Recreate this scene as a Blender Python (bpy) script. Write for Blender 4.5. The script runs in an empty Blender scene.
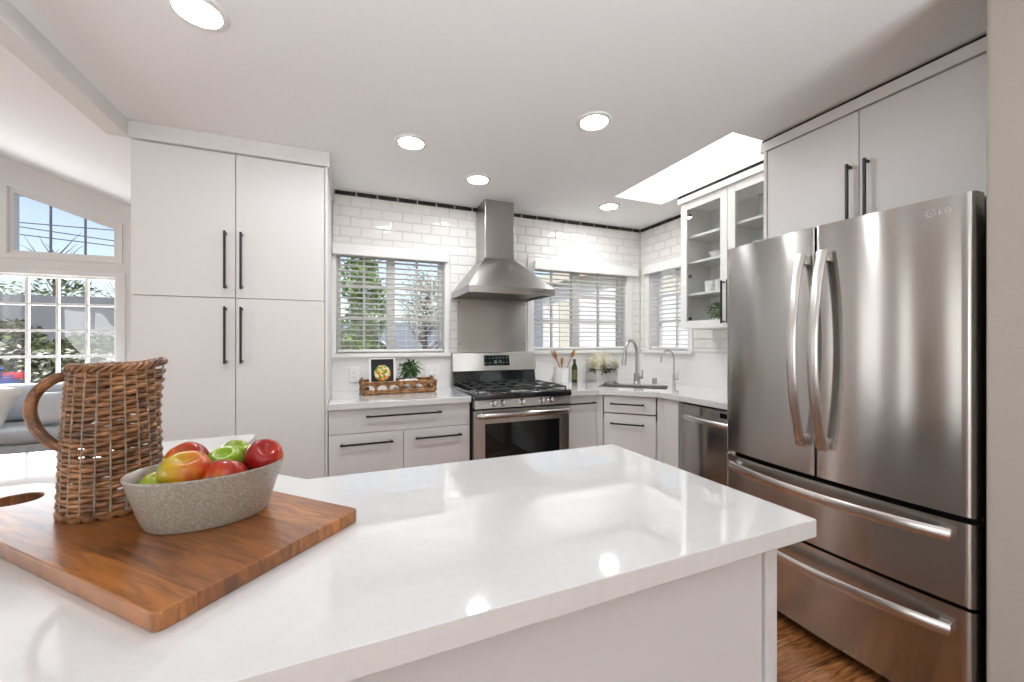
import bpy, bmesh, math, random
from mathutils import Vector, Matrix
SC = bpy.context.scene
COL = SC.collection
PI = math.pi
random.seed(7)
# ------------------------------------------------------------------ camera, world, sun, exposure
cd = bpy.data.cameras.new('camera'); cam = bpy.data.objects.new('camera', cd); COL.objects.link(cam)
cam.location = (0, 0, 1.295); cam.rotation_euler = (PI/2, 0, -math.radians(22.2))
cd.sensor_fit = 'HORIZONTAL'; cd.sensor_width = 36; cd.lens = 36*397/1024; cd.clip_start = .02; cd.clip_end = 300
SC.camera = cam
W = bpy.data.worlds.new('sky'); SC.world = W; W.use_nodes = True
nt = W.node_tree; bg = nt.nodes['Background']
sky = nt.nodes.new('ShaderNodeTexSky'); sky.sky_type = 'NISHITA'; sky.sun_disc = False
sky.sun_elevation = math.radians(52); sky.sun_rotation = math.radians(200); sky.air_density = 1.0; sky.dust_density = 1.2; sky.ozone_density = 1.5
hs = nt.nodes.new('ShaderNodeHueSaturation'); hs.inputs['Saturation'].default_value = .75
nt.links.new(sky.outputs[0], hs.inputs['Color']); nt.links.new(hs.outputs[0], bg.inputs[0]); bg.inputs[1].default_value = .17
def light(name, kind, loc, rot, energy, color=(1, 1, 1), **k):
    l = bpy.data.lights.new(name, kind); l.energy = energy; l.color = color
    for a, v in k.items(): setattr(l, a, v)
    o = bpy.data.objects.new(name, l); o.location = loc; o.rotation_euler = rot; COL.objects.link(o); return o
light('sun', 'SUN', (0, -10, 20), (math.radians(38), 0, math.radians(22)), 2.6, (1, .95, .88), angle=.01)
# fill lamps added behind the camera, and daylight by the living room's gable windows
light('rear_fill', 'AREA', (.1, -3.1, 1.2), (PI/2, 0, 0), 10, (.96, .985, 1), shape='RECTANGLE', size=3.2, size_y=2.0)  # unseen fill lamp added to brighten the room from behind
light('ceiling_fill_rear', 'AREA', (.1, -3.12, .35), (math.radians(136), 0, 0), 58, (.86, .945, 1), shape='RECTANGLE', size=3.2, size_y=.6, spread=math.radians(66))   # added fill, aimed up to brighten the ceiling
light('daylight_gable_window', 'AREA', (-3.55, 6.16, 1.42), (-PI/2, 0, 0), 95, (.96, .98, 1), shape='RECTANGLE', size=2.0, size_y=1.15)
LWIN = ((1.15, 1.60), (2.45, 2.75), (3.30, 3.95), (4.75, 5.05))      # tall windows in the living room's left wall: y0, y1
for a, b in LWIN: light('daylight_left_window', 'AREA', (-6.02, (a+b)/2, 1.25), (0, -PI/2, 0), 8.5*(b-a), (1, .97, .94), shape='RECTANGLE', size=2.25, size_y=b-a)
light('vault_fill_left', 'AREA', (-5.98, -1.4, 1.3), (0, math.radians(-122), 0), 60, (.93, .97, 1), shape='RECTANGLE', size=1.8, size_y=2.4)  # unseen fill added at the left wall, tilted up at the vault
SC.view_settings.view_transform = 'Standard'; SC.view_settings.look = 'None'
SC.view_settings.exposure = 0.42; SC.view_settings.gamma = 1; SC.view_settings.use_curve_mapping = False
cy = SC.cycles
cy.use_denoising = True; cy.max_bounces = 10; cy.diffuse_bounces = 6; cy.glossy_bounces = 5; cy.transmission_bounces = 8
cy.transparent_max_bounces = 24; cy.caustics_reflective = False; cy.caustics_refractive = False; cy.sample_clamp_indirect = 6
LAMP = 135.0          # radiance of the recessed lamps
SKYLIGHT = 3.2       # frosted skylight pane
# ------------------------------------------------------------------ mesh helpers
def NB(): return bmesh.new()
def bx(bm, x0, x1, y0, y1, z0, z1, bev=0, seg=2, M=None):
    m = Matrix.Translation(((x0+x1)/2, (y0+y1)/2, (z0+z1)/2)) @ Matrix.Diagonal((abs(x1-x0), abs(y1-y0), abs(z1-z0), 1))
    if M is not None: m = M @ m
    r = bmesh.ops.create_cube(bm, size=1, matrix=m)
    if bev:
        es = list({e for v in r['verts'] for e in v.link_edges})
        bmesh.ops.bevel(bm, geom=es, offset=bev, segments=seg, profile=.5, affect='EDGES')
    return bm
def tube(bm, pts, r, n=8, closed=False, caps=True, flat=None, up=None):
    """round (or flattened: flat=(a,b)) tube along points; r scalar or list"""
    P = [Vector(p) for p in pts]; m = len(P); rings = []
    tg = []
    for i in range(m):
        a = P[(i-1) % m] if (closed or i) else P[0]; b = P[(i+1) % m] if (closed or i < m-1) else P[-1]
        t = (b-a); tg.append(t.normalized() if t.length > 1e-9 else Vector((0, 0, 1)))
    u = Vector(up) if up else (Vector((0, 0, 1)) if abs(tg[0].z) < .9 else Vector((1, 0, 0)))
    nrm = (u - tg[0]*u.dot(tg[0])).normalized()
    for i in range(m):
        if up: nrm = Vector(up)
        nrm = (nrm - tg[i]*nrm.dot(tg[i]))
        nrm = nrm.normalized() if nrm.length > 1e-6 else tg[i].orthogonal().normalized()
        bi = tg[i].cross(nrm); rr = r[i] if isinstance(r, (list, tuple)) else r
        fa, fb = flat or (1, 1)
        rings.append([bm.verts.new(P[i] + nrm*(math.cos(2*PI*(k+.5)/n)*rr*fa) + bi*(math.sin(2*PI*(k+.5)/n)*rr*fb)) for k in range(n)])
    for i in range(m if closed else m-1):
        A, B = rings[i], rings[(i+1) % m]
        for k in range(n): bm.faces.new((A[k], A[(k+1) % n], B[(k+1) % n], B[k]))
    if caps and not closed:
        bm.faces.new(rings[0][::-1]); bm.faces.new(rings[-1])
    return bm
def lathe(bm, prof, n=24, M=None, cap0=True, cap1=True, sx=1, sy=1):
    M = M or Matrix(); rings = []
    for r, z in prof:
        rings.append([bm.verts.new(M @ Vector((r*sx*math.cos(2*PI*k/n), r*sy*math.sin(2*PI*k/n), z))) for k in range(n)])
    for A, B in zip(rings, rings[1:]):
        for k in range(n): bm.faces.new((A[k], A[(k+1) % n], B[(k+1) % n], B[k]))
    if cap0: bm.faces.new(rings[0][::-1])
    if cap1: bm.faces.new(rings[-1])
    return bm
def prism(bm, poly, z0, z1, bev=0, seg=2, M=None):
    M = M or Matrix()
    a = [bm.verts.new(M @ Vector((x, y, z0))) for x, y in poly]; b = [bm.verts.new(M @ Vector((x, y, z1))) for x, y in poly]
    n = len(poly); fs = [bm.faces.new(a[::-1]), bm.faces.new(b)]
    for k in range(n): fs.append(bm.faces.new((a[k], a[(k+1) % n], b[(k+1) % n], b[k])))
    if bev:
        es = list({e for f in fs[:2] for e in f.edges})
        bmesh.ops.bevel(bm, geom=es, offset=bev, segments=seg, profile=.5, affect='EDGES')
    return bm
XZ = Matrix(((1, 0, 0, 0), (0, 0, -1, 0), (0, 1, 0, 0), (0, 0, 0, 1)))   # (x, y, z) -> (x, -z, y): outline drawn in x-z, extruded along -y
def rects_minus(x0, x1, z0, z1, holes):
    xs = sorted({x0, x1, *[min(max(h[0], x0), x1) for h in holes], *[min(max(h[1], x0), x1) for h in holes]})
    out = []
    for a, b in zip(xs, xs[1:]):
        if b-a < 1e-6: continue
        spans = sorted((h[2], h[3]) for h in holes if h[0] <= a+1e-6 and h[1] >= b-1e-6); z = z0
        for s, e in spans:
            if s > z: out.append((a, b, z, s))
            z = max(z, e)
        if z < z1: out.append((a, b, z, z1))
    return out
def obj(name, bm, mat, parent=None, kind=None, smooth=None, label=None):
    me = bpy.data.meshes.new(name); bmesh.ops.recalc_face_normals(bm, faces=bm.faces); bm.to_mesh(me); bm.free()
    if smooth is not None:
        me.shade_smooth()
        if smooth > 0: me.set_sharp_from_angle(angle=smooth)
    o = bpy.data.objects.new(name, me); COL.objects.link(o)
    for m in (mat if isinstance(mat, (list, tuple)) else [mat]): me.materials.append(m)
    if parent is not None: o.parent = parent
    if kind: o['kind'] = kind
    if label: o['label'] = label
    return o
def thing(name, label, cat, loc=(0, 0, 0), rz=0, group=None):
    o = bpy.data.objects.new(name, None); COL.objects.link(o); o.location = loc; o.rotation_euler = (0, 0, rz); o.empty_display_size = .05
    o['label'] = label; o['category'] = cat
    if group: o['group'] = group
    return o
def tag(o, label, cat, group=None, kind=None):
    o['label'] = label; o['category'] = cat
    if group: o['group'] = group
    if kind: o['kind'] = kind
    return o
def struct(name, bm, mat, smooth=None): return obj(name, bm, mat, None, 'structure', smooth)
def dup(root, loc, rz, label, group=None):
    r = root.copy(); COL.objects.link(r); r.location = loc; r.rotation_euler = (0, 0, rz); r['label'] = label
    if group: r['group'] = group
    for ch in list(root.children):
        c = ch.copy(); COL.objects.link(c); c.parent = r
        for g in list(ch.children):
            d = g.copy(); COL.objects.link(d); d.parent = c
    return r
def arc(c, r, a0, a1, n, ax, ay):
    c, ax, ay = Vector(c), Vector(ax), Vector(ay)
    return [c + ax*(r*math.cos(a0+(a1-a0)*i/n)) + ay*(r*math.sin(a0+(a1-a0)*i/n)) for i in range(n+1)]
# ------------------------------------------------------------------ materials
def mat(name, col, rough=.5, metal=0, spec=.5, coat=0, coat_rough=.03, emit=None, bump=None, trans=0, aniso=0, sheen=0, subsurf=0):
    m = bpy.data.materials.new(name); m.use_nodes = True; t = m.node_tree; b = t.nodes['Principled BSDF']
    b.inputs['Base Color'].default_value = (*col, 1); b.inputs['Roughness'].default_value = rough; b.inputs['Metallic'].default_value = metal
    b.inputs['Specular IOR Level'].default_value = spec; b.inputs['Coat Weight'].default_value = coat; b.inputs['Coat Roughness'].default_value = coat_rough
    b.inputs['Transmission Weight'].default_value = trans; b.inputs['Anisotropic'].default_value = aniso; b.inputs['Sheen Weight'].default_value = sheen
    if emit: b.inputs['Emission Color'].default_value = (*emit[0], 1); b.inputs['Emission Strength'].default_value = emit[1]
    tc = t.nodes.new('ShaderNodeTexCoord')
    if bump:
        scale, strength, dist = bump[:3]
        n = t.nodes.new('ShaderNodeTexNoise'); n.inputs['Scale'].default_value = scale; n.inputs['Detail'].default_value = 3
        mp = t.nodes.new('ShaderNodeMapping'); mp.inputs['Scale'].default_value = bump[3] if len(bump) > 3 else (1, 1, 1)
        bp = t.nodes.new('ShaderNodeBump'); bp.inputs['Strength'].default_value = strength; bp.inputs['Distance'].default_value = dist
        t.links.new(tc.outputs['Object'], mp.inputs[0]); t.links.new(mp.outputs[0], n.inputs[0]); t.links.new(n.outputs[0], bp.inputs['Height']); t.links.new(bp.outputs[0], b.inputs['Normal'])
    return m
def ramp_noise(m, stops, scale=5, detail=4, mscale=(1, 1, 1), kind='noise', coord='Object', rot=(0, 0, 0), distortion=0):
    """procedural colour: noise / voronoi through a colour ramp into the base colour"""
    t = m.node_tree; b = t.nodes['Principled BSDF']; tc = t.nodes.new('ShaderNodeTexCoord'); mp = t.nodes.new('ShaderNodeMapping')
    mp.inputs['Scale'].default_value = mscale; mp.inputs['Rotation'].default_value = rot
    t.links.new(tc.outputs[coord], mp.inputs[0])
    if kind == 'noise':
        n = t.nodes.new('ShaderNodeTexNoise'); n.inputs['Detail'].default_value = detail; n.inputs['Distortion'].default_value = distortion; out = n.outputs[0]
    else:
        n = t.nodes.new('ShaderNodeTexVoronoi'); sp = t.nodes.new('ShaderNodeSeparateColor'); t.links.new(n.outputs['Color'], sp.inputs[0]); out = sp.outputs[0]
    n.inputs['Scale'].default_value = scale; t.links.new(mp.outputs[0], n.inputs['Vector'])
    r = t.nodes.new('ShaderNodeValToRGB'); e = r.color_ramp.elements
    e[0].position, e[0].color = stops[0][0], (*stops[0][1], 1); e[1].position, e[1].color = stops[-1][0], (*stops[-1][1], 1)
    for p, c in stops[1:-1]:
        q = e.new(p); q.color = (*c, 1)
    t.links.new(out, r.inputs[0]); t.links.new(r.outputs[0], b.inputs['Base Color'])
    return m
def glass_mat(name, tint=(1, 1, 1), refl=1.0):
    m = bpy.data.materials.new(name); m.use_nodes = True; t = m.node_tree; t.nodes.remove(t.nodes['Principled BSDF'])
    o = t.nodes['Material Output']; tr = t.nodes.new('ShaderNodeBsdfTransparent'); tr.inputs[0].default_value = (*tint, 1)
    g = t.nodes.new('ShaderNodeBsdfGlossy'); g.inputs['Roughness'].default_value = .02; lw = t.nodes.new('ShaderNodeLayerWeight'); lw.inputs[0].default_value = .5; pw = t.nodes.new('ShaderNodeMath'); pw.operation = 'POWER'; pw.inputs[1].default_value = 5; t.links.new(lw.outputs['Facing'], pw.inputs[0])
    f = t.nodes.new('ShaderNodeMath'); f.operation = 'MULTIPLY_ADD'; f.inputs[1].default_value = .96; f.inputs[2].default_value = .04; t.links.new(pw.outputs[0], f.inputs[0])
    mx = t.nodes.new('ShaderNodeMixShader'); mu = t.nodes.new('ShaderNodeMath'); mu.operation = 'MULTIPLY'; mu.inputs[1].default_value = refl
    t.links.new(f.outputs[0], mu.inputs[0]); t.links.new(mu.outputs[0], mx.inputs[0]); t.links.new(tr.outputs[0], mx.inputs[1]); t.links.new(g.outputs[0], mx.inputs[2]); t.links.new(mx.outputs[0], o.inputs[0])
    return m
def plank_mat():
    m = mat('wood_floor', (.3, .12, .05), .22, coat=.3, coat_rough=.12); t = m.node_tree; b = t.nodes['Principled BSDF']
    tc = t.nodes.new('ShaderNodeTexCoord'); mp = t.nodes.new('ShaderNodeMapping'); mp.inputs['Rotation'].default_value = (0, 0, 0); t.links.new(tc.outputs['Object'], mp.inputs[0])
    br = t.nodes.new('ShaderNodeTexBrick'); br.inputs['Scale'].default_value = 1; br.inputs['Brick Width'].default_value = 1.3; br.inputs['Row Height'].default_value = .125; br.inputs['Mortar Size'].default_value = .0012
    br.inputs['Color1'].default_value = (.26, .095, .032, 1); br.inputs['Color2'].default_value = (.46, .19, .068, 1); br.inputs['Mortar'].default_value = (.05, .02, .01, 1); br.offset = .37
    t.links.new(mp.outputs[0], br.inputs[0])
    m2 = t.nodes.new('ShaderNodeMapping'); m2.inputs['Scale'].default_value = (2.5, 22, 1); t.links.new(tc.outputs['Object'], m2.inputs[0])
    n = t.nodes.new('ShaderNodeTexNoise'); n.inputs['Scale'].default_value = 2.2; n.inputs['Detail'].default_value = 7; n.inputs['Distortion'].default_value = 1.6; t.links.new(m2.outputs[0], n.inputs[0])
    r = t.nodes.new('ShaderNodeValToRGB'); r.color_ramp.elements[0].position = .35; r.color_ramp.elements[0].color = (.38, .34, .30, 1); r.color_ramp.elements[1].position = .68; r.color_ramp.elements[1].color = (1.15, 1.1, 1.0, 1); t.links.new(n.outputs[0], r.inputs[0])
    mx = t.nodes.new('ShaderNodeMix'); mx.data_type = 'RGBA'; mx.blend_type = 'MULTIPLY'; mx.inputs[0].default_value = 1
    t.links.new(br.outputs[0], mx.inputs[6]); t.links.new(r.outputs[0], mx.inputs[7]); t.links.new(mx.outputs[2], b.inputs['Base Color'])
    return m
def board_mat():
    m = mat('acacia_board', (.4, .16, .05),   .32, coat=.7, coat_rough=.17, bump=(30, .12, .002, (1, 8, 1))); t = m.node_tree; b = t.nodes['Principled BSDF']
    tc = t.nodes.new('ShaderNodeTexCoord'); br = t.nodes.new('ShaderNodeTexBrick'); br.inputs['Scale'].default_value = 1; br.inputs['Brick Width'].default_value = .42; br.inputs['Row Height'].default_value = .068; br.inputs['Mortar Size'].default_value = 0.0; br.offset = .45
    br.inputs['Color1'].default_value = (.20, .062, .010, 1); br.inputs['Color2'].default_value = (.42, .15, .022, 1); t.links.new(tc.outputs['Object'], br.inputs[0])
    m2 = t.nodes.new('ShaderNodeMapping'); m2.inputs['Scale'].default_value = (3, 26, 6); t.links.new(tc.outputs['Object'], m2.inputs[0])
    n = t.nodes.new('ShaderNodeTexNoise'); n.inputs['Scale'].default_value = 2.4; n.inputs['Detail'].default_value = 6; n.inputs['Distortion'].default_value = 1.1; t.links.new(m2.outputs[0], n.inputs[0])
    r = t.nodes.new('ShaderNodeValToRGB'); r.color_ramp.elements[0].position = .36; r.color_ramp.elements[0].color = (.50, .44, .38, 1); r.color_ramp.elements[1].position = .62; r.color_ramp.elements[1].color = (1.1, 1.05, 1, 1); t.links.new(n.outputs[0], r.inputs[0])
    mx = t.nodes.new('ShaderNodeMix'); mx.data_type = 'RGBA'; mx.blend_type = 'MULTIPLY'; mx.inputs[0].default_value = 1
    t.links.new(br.outputs[0], mx.inputs[6]); t.links.new(r.outputs[0], mx.inputs[7]); t.links.new(mx.outputs[2], b.inputs['Base Color'])
    return m
def steel_mat(name, col=(.60, .57, .54), rough=.24, aniso=.75, rot=0.25, bs=(1, 1, 160)):
    m = mat(name, col, rough, 1, aniso=aniso, bump=(14, .035, .001, bs)); t = m.node_tree; b = t.nodes['Principled BSDF']
    tg = t.nodes.new('ShaderNodeTangent'); tg.direction_type = 'RADIAL'; tg.axis = 'Z'; t.links.new(tg.outputs[0], b.inputs['Tangent']); b.inputs['Anisotropic Rotation'].default_value = rot
    return m
def siding_mat(name, col, row=.15):
    m = mat(name, col, .7); t = m.node_tree; b = t.nodes['Principled BSDF']; tc = t.nodes.new('ShaderNodeTexCoord'); s = t.nodes.new('ShaderNodeSeparateXYZ'); t.links.new(tc.outputs['Object'], s.inputs[0])
    mu = t.nodes.new('ShaderNodeMath'); mu.operation = 'DIVIDE'; mu.inputs[1].default_value = row; t.links.new(s.outputs[2], mu.inputs[0]); fr = t.nodes.new('ShaderNodeMath'); fr.operation = 'FRACT'; t.links.new(mu.outputs[0], fr.inputs[0])
    bp = t.nodes.new('ShaderNodeBump'); bp.invert = True; bp.inputs['Strength'].default_value = .8; bp.inputs['Distance'].default_value = .02; t.links.new(fr.outputs[0], bp.inputs['Height']); t.links.new(bp.outputs[0], b.inputs['Normal'])
    return m
def apple_mat(name, lo, mid, hi, pole):
    """skin blush that runs round the fruit from one side, streaked by noise"""
    m = mat(name, mid, .28, spec=.35, coat=.12, coat_rough=.1); t = m.node_tree; b = t.nodes['Principled BSDF']; tc = t.nodes.new('ShaderNodeTexCoord')
    dt = t.nodes.new('ShaderNodeVectorMath'); dt.operation = 'DOT_PRODUCT'; dt.inputs[1].default_value = pole; t.links.new(tc.outputs['Object'], dt.inputs[0])
    mp = t.nodes.new('ShaderNodeMapping'); mp.inputs['Scale'].default_value = (70, 70, 12); t.links.new(tc.outputs['Object'], mp.inputs[0])
    n = t.nodes.new('ShaderNodeTexNoise'); n.inputs['Scale'].default_value = 1.0; n.inputs['Detail'].default_value = 4; t.links.new(mp.outputs[0], n.inputs[0])
    a = t.nodes.new('ShaderNodeMath'); a.operation = 'MULTIPLY_ADD'; a.inputs[1].default_value = 11; a.inputs[2].default_value = .25; t.links.new(dt.outputs['Value'], a.inputs[0])
    c = t.nodes.new('ShaderNodeMath'); c.operation = 'MULTIPLY_ADD'; c.inputs[1].default_value = .5; t.links.new(n.outputs[0], c.inputs[0]); t.links.new(a.outputs[0], c.inputs[2])
    r = t.nodes.new('ShaderNodeValToRGB'); e = r.color_ramp.elements; e[0].position = .2; e[0].color = (*lo, 1); e[1].position = .85; e[1].color = (*hi, 1); q = e.new(.5); q.color = (*mid, 1)
    t.links.new(c.outputs[0], r.inputs[0]); t.links.new(r.outputs[0], b.inputs['Base Color']); return m
M_cab = mat('cabinet_paint', (.72, .705, .69), .42)
M_island = mat('island_shaded_paint', (.62, .61, .615), .45)  # cabinet paint darkened to hold the shade on the island
M_trimw = mat('white_trim_paint', (.80, .79, .77), .35)
M_ceil = mat('ceiling_plaster', (.88, .875, .865), .85, bump=(95, .35, .004))
M_vault = mat('vault_plaster', (.80, .795, .78), .85, bump=(95, .3, .004))
M_wall = mat('wall_paint', (.80, .79, .77), .8, bump=(80, .25, .003))
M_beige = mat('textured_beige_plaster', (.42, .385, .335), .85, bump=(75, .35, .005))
M_quartz = ramp_noise(mat('white_quartz', (.78, .78, .775), .05, spec=.7, coat=.8, coat_rough=.015), [(.3, (.70, .70, .70)), (.7, (.725, .725, .725))], 60, 3)
M_splash = mat('quartz_backsplash', (.80, .785, .77), .16)
M_tile = mat('glazed_white_tile', (.80, .775, .745), .07, spec=.6, bump=(9, .06, .004))
M_grout = mat('grout', (.62, .60, .57), .9)
M_blacktile = mat('glazed_black_tile', (.018, .017, .017), .1)
M_black = mat('matte_black_metal', (.018, .018, .019), .38, .3)
M_steel = steel_mat('brushed_steel', (.50, .485, .465), .165, .97)
M_steelh = steel_mat('brushed_steel_hood', (.56, .54, .52), .30, .6)
M_hood = steel_mat('brushed_steel_canopy', (.44, .415, .39), .30, .6)
M_chrome = mat('polished_steel', (.66, .63, .60), .27, 1)
M_nickel = mat('brushed_nickel', (.50, .49, .48), .28, 1)
M_fdark = mat('fridge_dark_case', (.02, .018, .016), .45)
M_enamel = mat('black_enamel', (.012, .014, .018), .12, coat=.4)
M_iron = mat('cast_iron', (.02, .02, .021), .5)
M_ovenglass = mat('dark_oven_glass', (.008, .009, .01), .05, spec=.6)
M_display = mat('display_black', (.006, .008, .009), .08)
M_digit = mat('display_digits', (.2, .3, .3), .5, emit=((.45, .9, .9), .12))
M_glass = glass_mat('window_glass')
M_cabglass = glass_mat('cabinet_glass', (.97, .98, .975), 1.0)
M_floor = plank_mat()
M_board = board_mat()
M_lens = mat('lamp_lens', (.9, .9, .9), .5, emit=((.94, .975, 1), LAMP))
M_skypane = mat('frosted_skylight_pane', (.9, .9, .9), .5, emit=((1, 1, 1), SKYLIGHT))
M_wellpaint = mat('skylight_well_paint', (.88, .88, .87), .7)
M_wicker = ramp_noise(mat('wicker', (.3, .13, .05), .42, coat=.25, coat_rough=.2, bump=(140, .5, .002)), [(.25, (.05, .02, .009)), (.45, (.17, .068, .022)), (.60, (.31, .13, .042)), (.8, (.48, .26, .12))], 26, 5)
M_stake = ramp_noise(mat('wicker_stake', (.4, .28, .18), .55), [(.3, (.16, .115, .08)), (.7, (.36, .29, .22))], 30)
M_rattan = ramp_noise(mat('rattan', (.45, .25, .1), .55, bump=(120, .6, .003)), [(.3, (.11, .045, .014)), (.55, (.28, .125, .04)), (.75, (.45, .25, .10))], 45)
M_stone = ramp_noise(mat('speckled_stoneware', (.4, .36, .31), .30, coat=.3, coat_rough=.12), [(.3, (.23, .195, .16)), (.5, (.31, .27, .225)), (.7, (.40, .355, .305))], 260, 4)
M_ceramic = mat('white_ceramic', (.80, .79, .78), .22)
M_woodsp = ramp_noise(mat('utensil_wood', (.4, .18, .08), .5), [(.3, (.30, .12, .045)), (.7, (.48, .22, .09))], 30, mscale=(1, 1, .2))
M_oliveglass = mat('olive_bottle_glass', (.018, .026, .004), .08)
M_labelp = mat('bottle_label', (.10, .11, .035), .5)
M_cap = mat('bottle_cap', (.02, .025, .01), .4)
M_leaf = ramp_noise(mat('leaf_green', (.06, .14, .03), .5), [(.3, (.03, .09, .015)), (.7, (.14, .26, .05))], 14)
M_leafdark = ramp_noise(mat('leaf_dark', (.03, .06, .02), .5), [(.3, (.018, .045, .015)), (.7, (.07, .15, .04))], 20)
M_hedge = ramp_noise(mat('hedge_leaf', (.06, .1, .03), .6), [(.3, (.035, .065, .015)), (.7, (.22, .27, .09))], 5)
M_tree = ramp_noise(mat('tree_leaf', (.08, .2, .03), .55), [(.3, (.05, .16, .015)), (.7, (.28, .44, .07))], 6)
M_petal = mat('white_petal', (.85, .83, .74), .6)
M_petalc = mat('cream_petal', (.82, .78, .62), .6)
M_bark = mat('bark', (.12, .085, .06), .9)
M_sofa = mat('grey_sofa_fabric', (.40, .43, .47), .95, sheen=.2, bump=(220, .4, .002))
M_pillow = mat('cream_pillow_fabric', (.72, .70, .66), .95, bump=(200, .4, .002))
M_pillow2 = mat('light_grey_pillow', (.52, .54, .57), .95, bump=(160, .4, .002))
M_ground = ramp_noise(mat('asphalt', (.25, .25, .25), .95), [(.3, (.2, .2, .2)), (.7, (.3, .29, .28))], 3)
M_grey = mat('dark_grey_stucco', (.17, .18, .195), .9, bump=(20, .3, .02))
M_bluegrey = mat('blue_grey_fence', (.26, .30, .38), .8)
M_siding = siding_mat('pale_siding', (.80, .80, .79))
M_sidingb = siding_mat('pale_blue_siding', (.50, .56, .64))
M_cream = mat('cream_paint', (.74, .70, .56), .7)
M_shingle = mat('roof_shingle', (.42, .40, .37), .95, bump=(40, .6, .02))
M_tire = mat('tyre', (.02, .02, .02), .8)
M_wire = mat('overhead_wire', (.06, .06, .07), .7)
M_red = mat('tail_light_red', (.6, .02, .03), .2)
M_plate = mat('outlet_plastic', (.83, .82, .80), .35)
M_slot = mat('outlet_slot', (.12, .12, .12), .5)
M_blind = mat('blind_slat', (.84, .83, .81), .4)
M_cord = mat('blind_cord', (.80, .79, .77), .8)
M_dark = mat('shade_and_part_black', (.01, .01, .01), .8)  # black of gasket, grille and vent, also the painted gap shade
M_badge = mat('badge_silver', (.82, .80, .78), .2, 1)
# ------------------------------------------------------------------ setting
CE = 2.44; BY = 3.29; RX = 2.77; RG = -3.55
def zv(x): return 3.315 - .373*abs(x-RG)
struct('floor', bx(NB(), -6.2, 3.0, -3.35, 6.15, -.1, 0), M_floor)
bm = NB()
for a, b, c, d in rects_minus(-1.09, 3.0, -3.35, 3.45, [(1.945, 2.418, 1.56, 2.61)]): bx(bm, a, b, c, d, CE, CE+.12)
struct('ceiling', bm, M_ceil)
bm = NB()
for x0, x1 in ((-6.2, RG), (RG, -1.09)):
    prism(bm, [(x0, zv(x0)), (x1, zv(x1)), (x1, zv(x1)+.15), (x0, zv(x0)+.15)], -6.15, 3.35, M=XZ)
o = struct('ceiling_vault', bm, M_vault)
struct('trim_1', bx(NB(), -1.155, -1.062, -3.35, 2.668, 2.352, CE+.12, .004), M_wall)      # dropped beam at the kitchen's edge
# skylight well and pane
bm = NB(); x0, x1, y0, y1 = 1.945, 2.418, 1.56, 2.61
for p in ((x0-.03, x0+.001, y0-.03, y1+.03), (x1-.001, x1+.03, y0-.03, y1+.03), (x0+.001, x1-.001, y0-.03, y0+.001), (x0+.001, x1-.001, y1-.001, y1+.03)): bx(bm, *p, CE+.1205, 2.985)
sk = struct('skylight', bm, M_wellpaint); obj('skylight_pane', bx(NB(), x0-.03, x1+.03, y0-.03, y1+.03, 2.986, 3.01), M_skypane, sk)
# openings: (x0, x1, z0, z1)
W1 = (-.10, .735, 1.195, 2.02); W2 = (1.55, 2.60, 1.205, 2.02); W3 = (2.65, 3.15, 1.205, 2.03)
bm = NB()
for a, b, c, d in rects_minus(-1.10, RX+.16, 0, CE+.1, [W1, W2]): bx(bm, a, b, BY, BY+.16, c, d)
wall_back = struct('wall_back', bm, M_wall)
bm = NB()
for a, b, c, d in rects_minus(.57, BY, 0, CE+.1, [W3]): bx(bm, RX, RX+.16, a, b, c, d)
wall_right = struct('wall_right', bm, M_wall)
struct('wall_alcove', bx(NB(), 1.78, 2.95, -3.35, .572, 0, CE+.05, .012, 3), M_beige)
struct('wall_partition', bx(NB(), -1.22, -1.078, 3.10, 6.0, 0, 2.40), M_wall)
bm = NB()
GX = [(-6.2, -4.595, []), (-4.595, -3.695, [(.795, 2.03), 'u']), (-3.695, -3.405, [(.795, 2.03)]), (-3.405, -2.505, [(.795, 2.03), 'u']), (-2.505, -1.078, [])]
for xa, xb, hs in GX:
    parts = [xa, RG, xb] if xa < RG < xb else [xa, xb]
    for x0, x1 in zip(parts, parts[1:]):
        lo = [(0, 0)]; hi = []
        for h in hs:
            if h == 'u': hi.append((2.245, 2.245)); lo.append((zv(x0)-.30, zv(x1)-.30))
            else: hi.append((h[0], h[0])); lo.append((h[1], h[1]))
        hi.append((zv(x0)+.1, zv(x1)+.1))
        for (l0, l1), (h0, h1) in zip(lo, hi): prism(bm, [(x0, l0), (x1, l1), (x1, h1), (x0, h0)], -6.16, -6.0, M=XZ)
struct('wall_far', bm, M_wall)
bm = NB()
for a, b, c, d in rects_minus(-3.35, 6.15, 0, 2.6, [(-2.6, -.2, .4, 2.2)]+[(a, b, .05, 2.35) for a, b in LWIN]): bx(bm, -6.2, -6.05, a, b, c, d)
struct('wall_left', bm, M_wall)
bm = NB()
for a, b, c, d in rects_minus(-6.2, 2.9, 0, 3.5, [(-1.55, 1.75, .05, 2.25)]): bx(bm, a, b, -3.35, -3.2, c, d)
struct('wall_rear', bm, M_wall)
struct('baseboard_far', bx(NB(), -6.0, -1.22, 5.98, 6.0, 0, .1, .004), M_trimw)
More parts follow.
